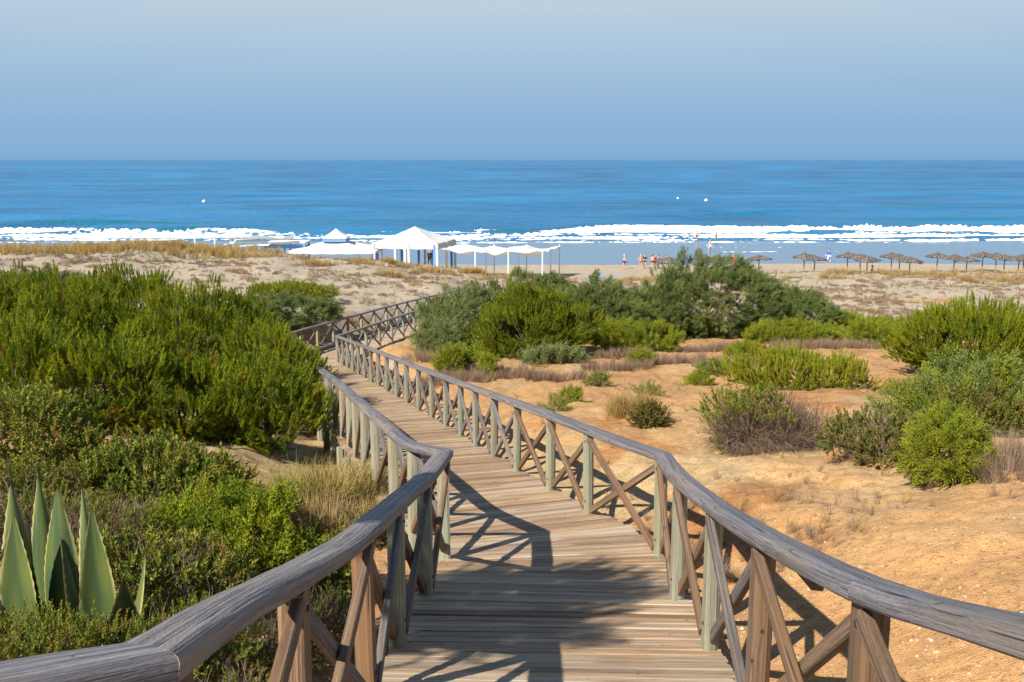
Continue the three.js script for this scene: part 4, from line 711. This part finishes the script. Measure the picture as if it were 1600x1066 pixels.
const FIG = { walk: figure({ stride: .2, armL: [.14, .1], armR: [-.12, .1] }, 0, .72), stand: figure({ stride: .03, armL: [.02, .12], armR: [.03, .4] }, 0, .8), lady: figure({ stride: .08, armL: [.05, .1], armR: [.05, .1], wide: .92 }, 1.18, .82), dressed: figure({ stride: .22, armL: [.12, .1], armR: [-.1, .1] }, 1.0, .12), sit: figure({ sit: 1, lean: .1, armL: [.15, .1], armR: [.15, .1] }, 0, .3), bend: figure({ stride: .1, lean: .08, armL: [.12, .2], armR: [.12, .2] }, 0, .6) };
function person(x, d, kind, turn, label, bot, top, hair, o = {}) {
  const y = o.y ?? Math.max(height(x, -d), 0), r = thing('person', label, 'person', [x, y - (o.sunk ?? 0) - .01, -d]), f = FIG[kind]; r.rotation.y = turn; r.scale.setScalar(o.size ?? 1);
  mesh('body', f.geo, o.dressed ? cloths[o.dressed] : skinM, r); mesh('hair', f.hair, hair ?? hairM, r);
  if (f.bottom && bot) mesh('swimwear', f.bottom, cloths[bot], r).name = kind === 'dressed' ? 'trousers' : 'swimwear'; if (f.top && top) mesh('top', f.top, cloths[top], r); return r;
}
const blond = std({ color: lin(.4, .27, .12), roughness: .7 }), grey = std({ color: lin(.5, .48, .45), roughness: .7 });
person(13.6, 123.5, 'walk', 1.5, 'bather in dark trunks striding along the water edge, grey haired', 'navy', null, grey);
person(15.6, 123.8, 'stand', .4, 'pale bather standing close to a companion with light hair', 'pink', null, blond);
person(16.15, 124.1, 'lady', -.6, 'woman in a dark bikini standing with a light haired companion', 'black', 'black');
person(16.9, 123, 'stand', 2.4, 'bather in black trunks at the edge of a group by a parasol', 'black', null);
person(17.3, 123.6, 'lady', .5, 'woman in a red bikini in the group by a parasol', 'red', 'red');
person(17.75, 123.9, 'stand', -2, 'bather in blue trunks in the group by a parasol', 'blue', null);
person(18.6, 123.5, 'bend', 1.2, 'dark haired bather turning away behind a parasol', 'navy', null);
person(28.6, 148, 'walk', -1.3, 'bather walking out of the shallows in white trunks', 'white', null, blond);
person(31.0, 172, 'bend', 2.6, 'bather wading knee deep before the breakers in red trunks', 'red', null, hairM, { y: 0, sunk: .3 });
person(33.8, 170, 'stand', 1, 'bather wading knee deep in dark trunks among the breakers', 'navy', null, hairM, { y: 0, sunk: .35 });
person(26.9, 124, 'lady', 0, 'woman in a dark red swimsuit beyond the largest juniper', 'red', 'red');
person(40.9, 132, 'dressed', -1.4, 'person in a blue shirt and white trousers walking on wet sand', 'white', 'blue');
person(75.5, 178, 'stand', 0, 'distant bather standing in the white surf', 'black', null, hairM, { y: 0, sunk: .35 });
person(38.2, 108.5, 'sit', 1.3, 'bather in pink trunks sitting under a thatched parasol', 'pink', null);
person(-8.75, 108.6, 'dressed', .3, 'dark clothed person standing at the marquee corner post', 'black', 'black', hairM, { y: EYE - 11.1 });

// ---------------------------------------------------------------- buoys
{
  const g = new THREE.LatheGeometry([[0, -.6], [.35, -.5], [.6, -.1], [.56, .25], [.36, .55], [.14, .7], [0, .72]].map(([a, b]) => new THREE.Vector2(a, b)), 14), gm = std({ color: lin(.75, .7, .45), roughness: .5 });
  for (const [x, d, s] of [[-97, 325, 1.05], [63, 335, 1], [57, 355, .7]]) { const r = thing('buoy', 'small pale buoy floating beyond the breakers', 'buoy', [x, 0, -d], 'buoys beyond the breakers'); mesh('float', g, gm, r).scale.setScalar(s); const b = mesh('ring', new THREE.TorusGeometry(.55, .09, 8, 18).rotateX(Math.PI / 2).translate(0, .08, 0), white, r); b.scale.setScalar(s); }
}
scene.traverse((o) => { if (o.isMesh) { o.castShadow = true; o.receiveShadow = true; } });
renderer.render(scene, camera);
